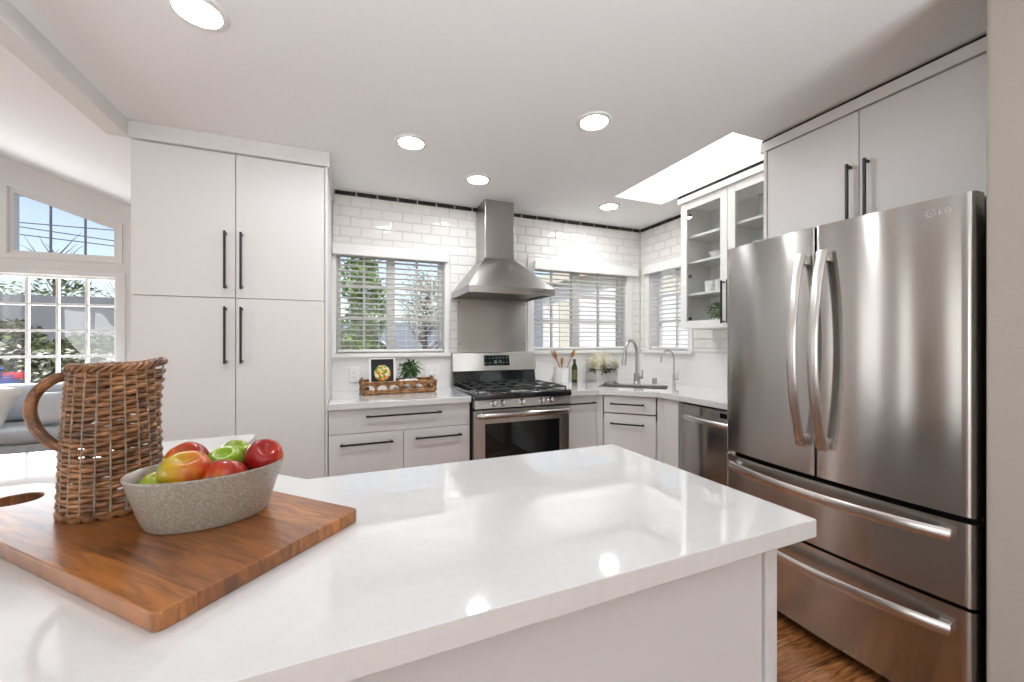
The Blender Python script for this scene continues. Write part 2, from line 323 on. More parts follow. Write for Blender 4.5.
def framed_window(name, x0, x1, z0, z1, y, mull, nx, nz, depth=.05, fr=.035, mw=.018, along='x', at=0, glassm=M_glass):
    """frame with mullions and muntins, pane inside; drawn in x-z at depth y"""
    bm = NB(); x0 -= .002; x1 += .002; z0 -= .002; z1 += .002
    bx(bm, x0, x0+fr, y, y+depth, z0, z1, .003); bx(bm, x1-fr, x1, y, y+depth, z0, z1, .003); bx(bm, x0+fr, x1-fr, y, y+depth, z0, z0+fr, .003); bx(bm, x0+fr, x1-fr, y, y+depth, z1-fr, z1, .003)
    edges = [x0+fr]
    for a, b in mull: bx(bm, a, b, y, y+depth, z0+fr, z1-fr, .003); edges += [a, b]
    edges.append(x1-fr); yc = y+depth*.5
    mb = NB()
    for a, b in zip(edges[::2], edges[1::2]):
        for k in range(1, nx): bx(mb, a+(b-a)*k/nx-mw/2, a+(b-a)*k/nx+mw/2, yc-.012, yc+.012, z0+fr, z1-fr)
        for k in range(1, nz): bx(mb, a, b, yc-.011, yc+.011, z0+fr+(z1-z0-2*fr)*k/nz-mw/2, z0+fr+(z1-z0-2*fr)*k/nz+mw/2)
    M = None
    if along == 'y':   # right wall: local x -> world Y, local y -> world X
        M = Matrix(((0, 1, 0, 0), (1, 0, 0, 0), (0, 0, 1, 0), (0, 0, 0, 1)))
    g = NB(); bx(g, x0+fr*.6, x1-fr*.6, yc-.003, yc+.003, z0+fr*.6, z1-fr*.6)
    if M is not None:
        for q in (bm, mb, g): bmesh.ops.transform(q, matrix=M, verts=q.verts)
    f = struct(name, bm, M_trimw); obj('muntins', mb, M_trimw, f); obj('pane', g, glassm, f); return f
def casing(parent, x0, x1, z0, z1, y, w, sill, along='x'):
    bm = NB(); L = .004; bx(bm, x0-w, x0+L, y-.016, y-.0005, z0+L, z1+w*.6, .002); bx(bm, x1-L, x1+w, y-.016, y-.0005, z0+L, z1+w*.6, .002); bx(bm, x0+L, x1-L, y-.016, y-.0005, z1-L, z1+w*.6, .002)
    bx(bm, x0+.001, x0+L, y-.0004, y+.089, z0+L, z1-L); bx(bm, x1-L, x1-.001, y-.0004, y+.089, z0+L, z1-L); bx(bm, x0+L, x1-L, y-.0004, y+.089, z1-L, z1-.001)
    sb = NB(); bx(sb, x0-w-.01, x1+w+.01, y-.045, y-.0005, z0-.028, z0+L, .004); bx(sb, x0+.001, x1-.001, y-.0004, y+.089, z0+.001, z0+L)
    if along == 'y':
        M = Matrix(((0, 1, 0, 0), (1, 0, 0, 0), (0, 0, 1, 0), (0, 0, 0, 1)))
        for q in (bm, sb): bmesh.ops.transform(q, matrix=M, verts=q.verts)
    obj('casing', bm, M_trimw, parent); obj('sill', sb, M_trimw, parent)
w1 = framed_window('window_1', *W1, BY+.09, [(.277, .341)], 2, 3); casing(w1, *W1, BY, .035, True)
w2 = framed_window('window_2', *W2, BY+.09, [(2.015, 2.10)], 2, 3); casing(w2, *W2, BY, .06, True)
w3 = framed_window('window_3', *W3, RX+.09, [], 2, 3, along='y'); casing(w3, *W3, RX, .045, True, along='y')
# living room gable windows
w4 = framed_window('window_4', -4.595, -2.505, .795, 2.03, 6.02, [(-3.575, -3.525)], 4, 4, mw=.028); casing(w4, -4.595, -2.505, .795, 2.03, 6.0, .08, True)
def trapezoid(name, s):
    xa, xb = RG+s*.145, RG+s*1.045; za, zb = zv(xa)-.30, zv(xb)-.30; z0 = 2.245; q = .035; xa -= s*.002; xb += s*.002; z0 -= .002; za += .002; zb += .002
    bm = NB()
    zt = lambda x: za+(zb-za)*(x-xa)/(xb-xa)
    a2, b2 = xa+s*q, xb-s*q
    for poly in ([(xa, z0), (a2, z0), (a2, zt(a2)), (xa, za)], [(b2, z0), (xb, z0), (xb, zb), (b2, zt(b2))], [(a2, z0), (b2, z0), (b2, z0+q), (a2, z0+q)], [(a2, zt(a2)-q*1.3), (b2, zt(b2)-q*1.3), (b2, zt(b2)), (a2, zt(a2))]):
        prism(bm, poly, -6.09, -6.02, M=XZ)
    w = s*.05
    for poly in ([(xa-w, z0-.05), (xa, z0-.05), (xa, zt(xa)+.05), (xa-w, zt(xa-w)+.05)], [(xb, z0-.05), (xb+w, z0-.05), (xb+w, zt(xb+w)+.05), (xb, zt(xb)+.05)], [(xa, z0-.05), (xb, z0-.05), (xb, z0), (xa, z0)], [(xa, za), (xb, zb), (xb, zb+.05), (xa, za+.05)]):
        prism(bm, poly, -5.9995, -5.985, M=XZ)
    f = struct(name, bm, M_trimw)
    mb = NB()
    for k in (1, 2):
        x = xa+(xb-xa)*k/3+s*.01*(2-k); bx(mb, x-.007, x+.007, 6.045, 6.065, z0+q, zv(x)-.30-q*.6)
    obj('muntins', mb, M_bluegrey, f)
    obj('pane', prism(NB(), [(xa+s*q*.6, z0+q*.6), (xb-s*q*.6, z0+q*.6), (xb-s*q*.6, zb-q), (xa+s*q*.6, za-q)], -6.058, -6.052, M=XZ), M_glass, f)
trapezoid('window_5', 1); trapezoid('window_6', -1)
w7 = framed_window('window_7', -1.55, 1.75, .05, 2.25, -3.30, [(-.48, -.40), (.62, .70)], 1, 1, fr=.06)  # glazed doors out of view, put in to admit light
framed_window('window_8', -2.6, -.2, .4, 2.2, -6.13, [(-1.43, -1.37)], 1, 1, fr=.06, along='y')  # unseen glazing put in to admit light
for i, (a, b) in enumerate(LWIN): framed_window('window_%d' % (9+i), a, b, .05, 2.35, -6.13, [], 1, 4, fr=.04, along='y')
# tiles
def tile_field(rects, border, plane):
    """bevelled running-bond tiles in u-z, with a black liner row under the ceiling; plane(u, d, z) -> world"""
    bm = NB(); g = NB(); k = NB(); TW, TH, gr = .1545, .0785, .0016
    def fr(b, a0, a1, c0, c1, d0, d1, ins):
        vs = [b.verts.new(plane(*p)) for p in ((a0, d0, c0), (a1, d0, c0), (a1, d0, c1), (a0, d0, c1), (a0, d0+.004, c0), (a1, d0+.004, c0), (a1, d0+.004, c1), (a0, d0+.004, c1), (a0+ins, d1, c0+ins), (a1-ins, d1, c0+ins), (a1-ins, d1, c1-ins), (a0+ins, d1, c1-ins))]
        for s in (0, 4):
            for i in range(4): b.faces.new((vs[s+i], vs[s+(i+1) % 4], vs[s+4+(i+1) % 4], vs[s+4+i]))
        b.faces.new(vs[8:12])
    (u0, u1, z0, z1), holes = rects
    for (a0, a1, c0, c1) in rects_minus(u0, u1, z0, z1, holes): g.faces.new([g.verts.new(plane(*p)) for p in ((a0, .003, c0), (a1, .003, c0), (a1, .003, c1), (a0, .003, c1))])
    r = 0
    while z1-r*TH > z0:
        c1 = z1-r*TH; c0 = max(c1-TH, z0); off = (r % 2)*TW/2; i0 = math.floor((u0-off)/TW)
        for i in range(i0, i0+int((u1-u0)/TW)+2):
            a0, a1 = max(i*TW+off, u0), min((i+1)*TW+off, u1)
            if a1-a0 < .012 or c1-c0 < .012: continue
            pcs = rects_minus(a0, a1, c0, c1, [h for h in holes if h[0] < a1 and h[1] > a0 and h[2] < c1 and h[3] > c0])
            for (p0, p1, q0, q1) in pcs:
                e = min(.0095, (p1-p0)*.3, (q1-q0)*.3)
                if p1-p0 > .012 and q1-q0 > .010: fr(bm, p0+gr, p1-gr, q0+gr, q1-gr, .002, .0095, e)
        r += 1
    u0, u1 = border; i = 0; u = math.floor(u0/TW)*TW+.045
    vs = [g.verts.new(plane(*p)) for p in ((u0, .003, 2.405), (u1, .003, 2.405), (u1, .003, 2.44), (u0, .003, 2.44))]; g.faces.new(vs)
    while u < u1:
        a0, a1 = max(u, u0)+.004, min(u+TW, u1)-.004
        if a1-a0 > .01: fr(k, a0, a1, 2.4095, 2.4395, .002, .0105, .003)
        u += TW
    return bm, g, k
rb = ((-.125, 2.762, 1.178, 2.4065), [(W1[0]-.037, W1[1]+.037, 1.0, W1[3]+.022), (W2[0]-.062, W2[1]+.062, 1.0, W2[3]+.037)])
for pl, rr, bd, par in ((lambda u, d, z: (u, BY-d, z), rb, (-.125, 2.762), wall_back),
                        (lambda u, d, z: (RX-d, u, z), ((1.53, 3.28, 1.195, 2.4065), [(W3[0]-.047, W3[1]+.047, 1.0, W3[3]+.028)]), (1.53, 3.28), wall_right)):
    a, g, k = tile_field(rr, bd, pl)
    obj('tile_field', a, M_tile, par); obj('grout', g, M_grout, par); obj('tile_border', k, M_blacktile, par)
# stone backsplash slabs
o = obj('backsplash_slab', bx(NB(), -.125, .786, BY-.016, BY-.001, .914, 1.166), M_splash); tag(o, 'low white stone backsplash slab behind the rattan tray', 'backsplash')
o = obj('backsplash_slab', bx(NB(), 1.54, 2.752, BY-.016, BY-.001, .914, 1.176), M_splash); tag(o, 'low white stone backsplash slab behind the utensil crock and flowers', 'backsplash')
o = obj('backsplash_slab', bx(NB(), RX-.016, RX-.001, 1.53, 3.272, .914, 1.176), M_splash); tag(o, 'white stone backsplash slab on the right wall behind the small filter tap', 'backsplash')
# recessed lights
def downlight(x, y, label, first=[None]):
    if first[0] is None:
        t = thing('recessed_light', label, 'ceiling light', (x, y, CE), 0, 'recessed ceiling lights')
        obj('trim_ring', lathe(NB(), [(.066, -.002), (.070, -.010), (.088, -.007), (.092, -.001), (.092, .0)], 40, cap0=False, cap1=False), M_trimw, t, smooth=.6)
        obj('lens', lathe(NB(), [(.067, -.0045), (.067, -.004), (.02, -.0042)][::-1], 32, cap1=False), M_lens, t)
        first[0] = t; return t
    return dup(first[0], (x, y, CE), 0, label)
downlight(-.487, 1.682, 'round recessed ceiling light nearest the camera, cut by the top edge of the photo')
downlight(.325, 2.334, 'round recessed ceiling light over the base cabinet, second from the left')
downlight(.838, 2.689, 'small round recessed ceiling light just left of the range hood chimney')
downlight(1.176, 1.752, 'large round recessed ceiling light in the middle of the ceiling')
downlight(2.034, 2.807, 'round recessed ceiling light beside the skylight in the far corner')
for x, y in ((-.49, -2.2), (1.0, -2.4)):  # two lamps added out of view to brighten the room
    downlight(x, y, 'added round ceiling light behind the camera, unseen fill for the room')
# ------------------------------------------------------------------ cabinets (local: x along the front, front face at y = 0 looking to -y)
def pull_h(bm, xa, xb, z, y=0, s=.0055):
    bx(bm, xa, xb, y-.037, y-.026, z-s, z+s, .0015)
    for x in (xa+.012, xb-.012): bx(bm, x-s, x+s, y-.028, y+.001, z-s, z+s)
    return bm
def pull_v(bm, x, za, zb, y=0, s=.0055):
    bx(bm, x-s, x+s, y-.037, y-.026, za, zb, .0015)
    for z in (za+.012, zb-.012): bx(bm, x-s, x+s, y-.028, y+.001, z-s, z+s)
    return bm
def front(parent, name, x0, x1, z0, z1, pull=None, vert=None, g=.0018):
    d = obj(name, bx(NB(), x0+g, x1-g, 0, .02, z0+g, z1-g, .0015, 1), M_cab, parent)
    if pull: obj('handle', pull_h(NB(), *pull), M_black, d)
    if vert: obj('handle', pull_v(NB(), *vert), M_black, d)
    return d
def carcass(parent, w, depth, ztop=.872, kick=True, z0=.1):
    bm = NB(); bx(bm, 0, w, .0225, depth, z0, ztop)
    if kick: bx(bm, 0.01, w-.01, .075, depth-.02, 0, z0+.002)
    return obj('carcass', bm, M_cab, parent)
# pantry
t = thing('pantry_cabinet', 'tall white double-door pantry cabinet reaching the ceiling at left', 'cabinet', (-1.062, 2.672, 0))
carcass(t, .921, .60, 2.35); sp = obj('side_panel', bx(NB(), .922, .936, -.004, .60, 0, 2.353), M_cab, t)
front(t, 'door', 0, .4625, 1.537, 2.352, vert=(.417, 1.587, 1.908)); front(t, 'door', .4625, .921, 1.537, 2.352, vert=(.493, 1.587, 1.908))
front(t, 'door', 0, .4625, .1, 1.537, vert=(.417, 1.168, 1.487)); front(t, 'door', .4625, .921, .1, 1.537, vert=(.493, 1.168, 1.487))
obj('cornice', bx(NB(), -.014, .948, -.024, .60, 2.354, 2.4395, .003), M_cab, t)
# base cabinet left of the range
t = thing('base_cabinet', 'white base cabinet with one wide drawer over two pull-out fronts', 'cabinet', (-.122, 2.66, 0))
carcass(t, .892, .60)
front(t, 'drawer', 0, .892, .7175, .872, pull=(.215, .690, .822)); front(t, 'drawer', 0, .445, .1, .7165, pull=(.065, .379, .655)); front(t, 'drawer', .445, .892, .1, .7165, pull=(.518, .829, .659))
o = obj('countertop', bx(NB(), -.1225, .773, 2.63, BY-.0165, .874, .914, .003), M_quartz); tag(o, 'white quartz countertop left of the range under the rattan tray', 'countertop')
# right of the range
t = thing('base_cabinet', 'narrow white base cabinet with one full-width black pull beside the range', 'cabinet', (1.538, 2.66, 0))
carcass(t, .27, .60); front(t, 'door', 0, .268, .1, .872, pull=(.006, .248, .812))
t = thing('sink_cabinet', 'diagonal corner sink cabinet with two stacked drawer fronts', 'cabinet', (1.822, 2.66, 0), -PI/4)
carcass(t, .478, .45, .685); front(t, 'drawer', .045, .435, .735, .868, pull=(.098, .352, .808)); front(t, 'drawer', .045, .435, .1, .728, pull=(.098, .352, .655))
obj('filler_strip', bx(NB(), -.018, .036, .004, .0225, .1, .872), M_cab, t); obj('filler_strip', bx(NB(), .444, .492, .004, .0225, .1, .872), M_cab, t)
t = thing('end_panel_cabinet', 'narrow plain cream base panel between sink cabinet and dishwasher', 'cabinet', (2.158, 2.305, 0), -PI/2)
carcass(t, .145, .59); front(t, 'panel', 0, .143, .1, .872)
# right countertop with sink cut-out
def prism_holes(outer, holes, z0, z1, M=None, bev=0):
    bm = NB(); M = M or Matrix(); es = []
    for loop in [outer]+holes:
        vs = [bm.verts.new(M @ Vector((x, y, z1))) for x, y in loop]
        es += [bm.edges.new((vs[i], vs[(i+1) % len(vs)])) for i in range(len(vs))]
    bmesh.ops.triangle_fill(bm, use_beauty=True, use_dissolve=False, edges=es)
    fs = list(bm.faces); r = bmesh.ops.extrude_face_region(bm, geom=fs)
    dv = (M.to_3x3() @ Vector((0, 0, z0-z1)))
    bmesh.ops.translate(bm, vec=dv, verts=[g for g in r['geom'] if isinstance(g, bmesh.types.BMVert)])
    bmesh.ops.recalc_face_normals(bm, faces=bm.faces)
    if bev:
        es = [e for e in bm.edges if len(e.link_faces) == 2 and e.calc_face_angle(0) > .9 and abs((e.verts[0].co-e.verts[1].co).normalized().dot(M.to_3x3() @ Vector((0, 0, 1)))) < .5]
        bmesh.ops.bevel(bm, geom=es, offset=bev, segments=2, profile=.5, affect='EDGES')
    return bm
q = .70710678
def diag(u, d): return (1.97+q*u+q*d, 2.47-q*u+q*d)
SU, S0, S1 = .27, .20, .56
hole = [diag(-SU, S0), diag(SU, S0), diag(SU, S1), diag(-SU, S1)]
o = obj('countertop', prism_holes([(1.5355, 2.63), (1.81, 2.63), (2.13, 2.31), (2.13, 1.53), (RX-.0165, 1.53), (RX-.0165, BY-.0165), (1.5355, BY-.0165)], [hole], .874, .914, bev=.002), M_quartz)
tag(o, 'white quartz corner countertop with the undermount sink, right of the range', 'countertop')
t = thing('sink', 'undermount stainless sink set in the corner countertop', 'sink', (*diag(0, (S0+S1)/2), .0), -PI/4)
bm = NB(); a, b = SU-.0075, (S1-S0)/2-.0075
for p in ((-a-.006, -a, -b-.006, b+.006), (a, a+.006, -b-.006, b+.006), (-a, a, -b-.006, -b), (-a, a, b, b+.006)): bx(bm, *p, .70, .9)
bx(bm, -a, a, -b, b, .694, .701); obj('basin', bm, M_nickel, t); obj('drain', lathe(NB(), [(.045, .701), (.045, .704), (.03, .702), (.008, .702)], 24, Matrix.Translation((0, .05, 0)), cap0=False), M_chrome, t, smooth=.5)
# faucets
def faucet(name, label, loc, rz, R, zs, r, reach, spray):
    """spout leans out along local +x"""
    t = thing(name, label, 'faucet', loc, rz)
    obj('base', lathe(NB(), [(r*1.9, 0), (r*1.9, .006), (r*1.55, .012), (r*1.55, .085), (r*1.1, .092)], 24), M_nickel, t, smooth=.7)
    top = [Vector((0, 0, .085)), Vector((0, 0, zs))]+arc((R, 0, zs), R, PI, .12, 20, (1, 0, 0), (0, 0, 1))[1:]
    end = Vector(top[-1]); dn = (Vector(top[-1])-Vector(top[-2])).normalized()
    pts = top+[end+dn*reach]
    obj('spout', tube(NB(), pts, r*.82, 14), M_nickel, t, smooth=.8)
    if spray:
        e = end+dn*reach; obj('spray_head', tube(NB(), [e-dn*.005, e+dn*.02, e+dn*.07, e+dn*.085], [r*.95, r*1.1, r*1.3, r*1.15], 16), M_nickel, t, smooth=.8)
    h = NB(); tube(h, [(0, .01, .05), (0, .055, .052)], r*.75, 12); tube(h, [(0, .052, .05), (.004, .058, .12)], [r*.45, r*.32], 10)
    obj('lever', h, M_nickel, t, smooth=.8)
    return t
fx, fy = diag(0, .635)
faucet('kitchen_faucet', 'tall arched pull-down kitchen faucet behind the sink', (fx, fy, .914), math.atan2(-.40, -.92), .108, .275, .0165, .035, True)
faucet('filter_faucet', 'slim low filtered-water tap on the right of the sink', (2.615, 2.672, .914), math.atan2(.12, -1), .062, .235, .0085, .05, False)
o = obj('air_gap_cap', lathe(NB(), [(.022, 0), (.022, .045), (.018, .052), (.006, .053)], 20, Matrix.Translation((2.53, 2.815, .914))), M_nickel, smooth=.5); tag(o, 'small steel air gap cap between the two taps', 'cap')
o = obj('sink_stopper', lathe(NB(), [(.024, 0), (.024, .006), (.008, .010), (.008, .02), (.011, .024)], 20, Matrix.Translation((2.235, 2.99, .914))), M_nickel, smooth=.5); tag(o, 'small round metal sink stopper lying beside the flower planter', 'stopper')
# dishwasher
t = thing('dishwasher', 'stainless steel dishwasher under the right countertop', 'dishwasher', (2.155, 2.1545, 0), -PI/2)
obj('body', bx(NB(), .003, .597, .035, .58, .02, .868), M_fdark, t)
d = obj('door', bx(NB(), .002, .598, 0, .035, .10, .860, .006, 3), M_steel, t, smooth=.6)
P = [(.065+.47*i/20, -.02-.035*math.sin(PI*i/20)**.6, .775) for i in range(21)]
obj('handle', tube(NB(), P, .017, 10, flat=(.5, 1.0), up=(0, -1, 0)), M_chrome, d, smooth=.8)
obj('display', bx(NB(), .335, .455, -.0015, .002, .812, .842), M_display, d); obj('kick_plate', bx(NB(), .004, .596, .05, .07, 0, .098), M_fdark, t)
# ------------------------------------------------------------------ range
t = thing('gas_range', 'stainless steel gas range with black cooktop and back panel', 'stove', (.778, 2.60, 0))
w = .752
obj('body', bx(NB(), .003, w-.003, .035, .655, .03, .905), M_fdark, t)
for x in (.04, w-.04): obj('foot', lathe(NB(), [(.02, 0), (.02, .031)], 14, Matrix.Translation((x, .09, 0))), M_fdark, t)
obj('storage_drawer', bx(NB(), .004, w-.004, 0, .035, .065, .245, .006, 3), M_steelh, t, smooth=.6)
d = NB()
for p in ((.004, .084, .255, .815), (w-.084, w-.004, .255, .815), (.084, w-.084, .255, .40), (.084, w-.084, .722, .815)): bx(d, p[0], p[1], 0, .035, p[2], p[3], .002)
d = obj('oven_door', d, M_steelh, t); obj('window', bx(NB(), .083, w-.083, .004, .03, .399, .723), M_ovenglass, d)
P = [(.02, .0, .785), (.022, -.03, .785)]+[(.03+(w-.06)*i/20, -.042-.018*math.sin(PI*i/20), .785) for i in range(21)]+[(w-.022, -.03, .785), (w-.02, 0, .785)]
obj('handle', tube(NB(), P, .023, 12, flat=(.85, .7), up=(0, 0, 1)), M_steel, d, smooth=.8)
obj('vent_gap', bx(NB(), .006, w-.006, .008, .035, .816, .832), M_dark, t)
cp = obj('control_panel', prism(NB(), [(-.026, .833), (.036, .833), (.036, .8905), (-.010, .8905)], -(w-.004), -.004, M=Matrix(((0, 0, -1, 0), (1, 0, 0, 0), (0, 1, 0, 0), (0, 0, 0, 1)))), M_steelh, t)
for i, x in enumerate((.141, .207, .354, .508, .581)):
    K = Matrix.Translation((x, -.0175, .863)) @ Matrix.Rotation(PI/2-.27, 4, 'X')
    k = NB(); lathe(k, [(.022, 0), (.022, .006), (.0175, .010), (.0165, .03), (.0145, .033)], 20, K); bx(k, -.004, .004, -.016, .016, .03, .039, .002, M=K)
    obj('knob', k, M_chrome, cp, smooth=.6)
ct = NB(); bx(ct, .001, w-.001, -.034, .60, .891, .934, .008, 3); obj('cooktop', ct, M_enamel, t, smooth=.6)
for bxx, byy, br in ((.16, .13, .05), (.16, .42, .04), (.376, .28, .055), (.59, .13, .045), (.59, .42, .05)):
    obj('burner', lathe(NB(), [(br, .933), (br, .938), (br*.8, .939), (br*.8, .944), (br*.7, .947), (.004, .948)], 24, Matrix.Translation((bxx, byy, 0)), cap1=True), M_iron, t, smooth=.5)
for x0, x1 in ((.035, .265), (.272, .480), (.487, .717)):
    g = NB(); s = .0055; zt = .956
    for x in (x0, x1): tube(g, [(x, .0, zt), (x, .555, zt)], s, 6)
    for y in (0, .185, .37, .555): tube(g, [(x0, y, zt), (x1, y, zt)], s, 6)
    xm = (x0+x1)/2; tube(g, [(xm, 0, zt), (xm, .555, zt)], s, 6)
    for x in (x0+.035, x1-.035):
        for y in (.03, .2, .36, .5): tube(g, [(x, y, zt+.002), ((x+xm)/2, y+.04, zt+.002)], s*.9, 6)
    for x in (x0, x1):
        for y in (0, .2775, .555): tube(g, [(x, y, .930), (x, y, zt)], s*1.1, 6)
    obj('grate', g, M_iron, t, smooth=.8)
YZ = Matrix(((0, 0, 1, 0), (1, 0, 0, 0), (0, 1, 0, 0), (0, 0, 0, 1)))       # outline drawn in y-z, extruded along x
obj('riser', prism(NB(), [(.595, .925), (.665, .925), (.665, 1.06), (.622, 1.06)], .008, w+.002, M=YZ), M_enamel, t)
bgd = obj('backguard', prism(NB(), [(.588, 1.045), (.668, 1.045), (.668, 1.197), (.640, 1.200), (.620, 1.192)], .004, w+.006, .004, M=YZ), M_steelh, t, smooth=.5)
def onbg(x, z, off): return Vector((x, .588+(z-1.045)*.2177-off, z))
dp = NB(); vs = [onbg(*p) for p in ((.275, 1.085, .002), (.505, 1.085, .002), (.505, 1.172, .002), (.275, 1.172, .002))]; a = [dp.verts.new(v) for v in vs]; b = [dp.verts.new(v+Vector((0, .004, 0))) for v in vs]
dp.faces.new(a)
for i in range(4): dp.faces.new((a[i], b[i], b[(i+1) % 4], a[(i+1) % 4]))
dsp = obj('display', dp, M_display, bgd)
def quad(bm, x0, x1, z0, z1): bm.faces.new([bm.verts.new(onbg(x, z, .0032)) for x, z in ((x0, z0), (x1, z0), (x1, z1), (x0, z1))])
def seg7(ch, x, z, h):
    S = {'0': 'abcdef', '1': 'bc', '7': 'abc'}[ch]; wd = h*.5; bm = NB(); p = .0014
    L = {'a': (0, h, wd, h), 'b': (wd, h/2, wd, h), 'c': (wd, 0, wd, h/2), 'd': (0, 0, wd, 0), 'e': (0, 0, 0, h/2), 'f': (0, h/2, 0, h)}
    for c in S:
        x0, z0, x1, z1 = L[c]; quad(bm, x+x0-p, x+x1+p, z+z0-p, z+z1+p)
    obj('digit', bm, M_digit, bgd)
for i, ch in enumerate('1017'): seg7(ch, .355+.019*i+(.006 if i > 1 else 0), 1.105, .020)
for i, z in [(k, 1.150) for k in range(7)]+[(k, 1.108) for k in (0, 1, 5, 6)]:
    bm = NB(); quad(bm, .290+.032*i-.007, .290+.032*i+.007, z-.002, z+.002); obj('key_legend', bm, M_digit, bgd)
# steel splash panel
t = thing('splash_panel', 'plain stainless splash panel on the wall behind the range', 'panel', (1.155, BY, 1.0))
obj('sheet', bx(NB(), -.316, .316, -.0145, -.0100, 0, .68, .001), M_steelh, t)
for x in (-.30, .30):
    for z in (.27, .62): obj('screw', lathe(NB(), [(.006, 0), (.004, .003)], 10, Matrix.Translation((x, -.0145, z)) @ Matrix.Rotation(PI/2, 4, 'X')), M_iron, t)
# range hood
t = thing('range_hood', 'stainless pyramid range hood with square chimney', 'range hood', (1.134, BY-.0105, 1.648))
X, Yf = .347, -.535
bm = NB(); lo = [(-X, Yf), (X, Yf), (X, 0), (-X, 0)]; hi = [(-.128, -.235), (.128, -.235), (.128, 0), (-.128, 0)]
A = [bm.verts.new((*p, .05)) for p in lo]; Bq = [bm.verts.new((*p, .318)) for p in hi]
for i in range(4): bm.faces.new((A[i], A[(i+1) % 4], Bq[(i+1) % 4], Bq[i]))
bm.faces.new(Bq); bm.faces.new(A[::-1]); obj('canopy', bm, M_hood, t)
bm = NB(); e = .012
for p in ((-X, X, Yf, Yf+e), (-X, X, -e, 0), (-X, -X+e, Yf+e, -e), (X-e, X, Yf+e, -e)): bx(bm, *p, 0, .0505)
lip = obj('lip', bm, M_hood, t); bm = NB()
for i in range(5): lathe(bm, [(.0055, 0), (.0045, .003)], 12, Matrix.Translation((.165+.022*i, Yf, .026)) @ Matrix.Rotation(PI/2, 4, 'X'))
obj('button', bm, M_iron, lip)
bm = NB(); bx(bm, -X+e, X-e, Yf+e, -e, .022, .03); obj('underside', bm, M_fdark, t)
for x0, x1 in ((-.30, -.005), (.005, .30)):
    bm = NB()
    for k in range(14): bx(bm, x0+(x1-x0)*k/14+.003, x0+(x1-x0)*(k+.62)/14, Yf+.10, -.06, .014, .0222)
    obj('grease_filter', bm, M_nickel, t)
obj('chimney', bx(NB(), -.127, .127, -.235, 0, .3185, CE-1.648-.001, .003), M_hood, t)
# ------------------------------------------------------------------ refrigerator
t = thing('refrigerator', 'large stainless french-door refrigerator with two bottom drawers', 'refrigerator', (1.84, 1.515, 0), -PI/2)
FW = .904
def bulge(x): return .031*(1-((x-FW/2)/(FW/2))**2)
def contour(x0, x1, r0, r1, back=.058):
    pts = []
    n = 28
    for i in range(n+1):
        x = x0+(x1-x0)*i/n; pts.append((x, -bulge(x)))
    def corner(xe, s, r):
        out = []
        for k in range(5):
            a = PI/2*k/4; xx = xe+s*r*(1-math.cos(a)); out.append((xx, -bulge(xx)+r*(1-math.sin(a))))
        return out
    c0 = corner(x0, 1, r0); c1 = corner(x1, -1, r1)[::-1]
    mid = [p for p in pts if c0[-1][0]+.004 < p[0] < c1[0][0]-.004]
    return [(x1, back), (x0, back)]+c0+mid+c1
obj('case', bx(NB(), .006, FW-.006, .075, .86, .03, 1.752), M_fdark, t)
obj('gasket', bx(NB(), .012, FW-.012, .056, .078, .06, 1.765), M_dark, t)
for i, (x0, x1, hx) in enumerate(((0, .4485, .410), (.4555, FW, .494))):
    d = obj('door', prism(NB(), contour(x0, x1, .014 if i == 0 else .006, .006 if i == 0 else .014), .727, 1.775), M_steel, t, smooth=.5)
    P = []
    for k in range(25):
        u = -1+2*k/24; P.append((hx, -bulge(hx)-.028-.062*(1-u*u), 1.257+.407*u))
    h = NB(); tube(h, P, .021, 12, flat=(.36, 1), up=(0, -1, 0))
    for z in (.875, 1.64): bx(h, hx-.012, hx+.012, -bulge(hx)-.04, -bulge(hx)+.004, z-.02, z+.02, .004)
    obj('handle', h, M_chrome, d, smooth=.8)
for z0, z1, hz in ((.437, .706, .662), (.062, .424, .352)):
    d = obj('drawer', prism(NB(), contour(0, FW, .014, .014), z0, z1), M_steel, t, smooth=.5)
    P = []
    for k in range(31):
        u = -1+2*k/30; x = FW/2+.405*u; P.append((x, -bulge(x)-.024-.045*(1-u*u), hz))
    h = NB(); tube(h, P, .021, 12, flat=(.36, 1), up=(0, -1, 0))
    for x in (FW/2-.385, FW/2+.385): bx(h, x-.016, x+.016, -bulge(x)-.032, -bulge(x)+.004, hz-.012, hz+.012, .004)
    obj('handle', h, M_chrome, d, smooth=.8)
for x in (.03, FW-.09): obj('hinge_cover', bx(NB(), x, x+.06, .06, .16, 1.7525, 1.772, .006), M_fdark, t)
obj('kick_grille', bx(NB(), .02, FW-.02, .08, .10, 0, .06), M_dark, t)
# badge on the right door: ring mark and two letters
bd = NB(); bxp = .805; bz = 1.728
def bp(x, z): x, z = bxp+(x-bxp)*.7, bz+(z-bz)*.7; return Vector((x, -bulge(x)-.0022, z))
def strip(pts, wd):
    L = []
    for i, (x, z) in enumerate(pts):
        a = pts[max(i-1, 0)]; b = pts[min(i+1, len(pts)-1)]; tx, tz = b[0]-a[0], b[1]-a[1]; l = math.hypot(tx, tz) or 1
        nx, nz = -tz/l*wd/2, tx/l*wd/2; p0, p1 = bp(x+nx, z+nz), bp(x-nx, z-nz)
        L.append((bd.verts.new(p0), bd.verts.new(p1), bd.verts.new(p0+Vector((0, .003, 0))), bd.verts.new(p1+Vector((0, .003, 0)))))
    for A, C in zip(L, L[1:]):
        bd.faces.new((A[0], A[1], C[1], C[0])); bd.faces.new((A[0], C[0], C[2], A[2])); bd.faces.new((A[1], A[3], C[3], C[1]))
strip([(bxp+.017*math.cos(a), bz+.017*math.sin(a)) for a in [2*PI*k/32+.5 for k in range(30)]], .0035)
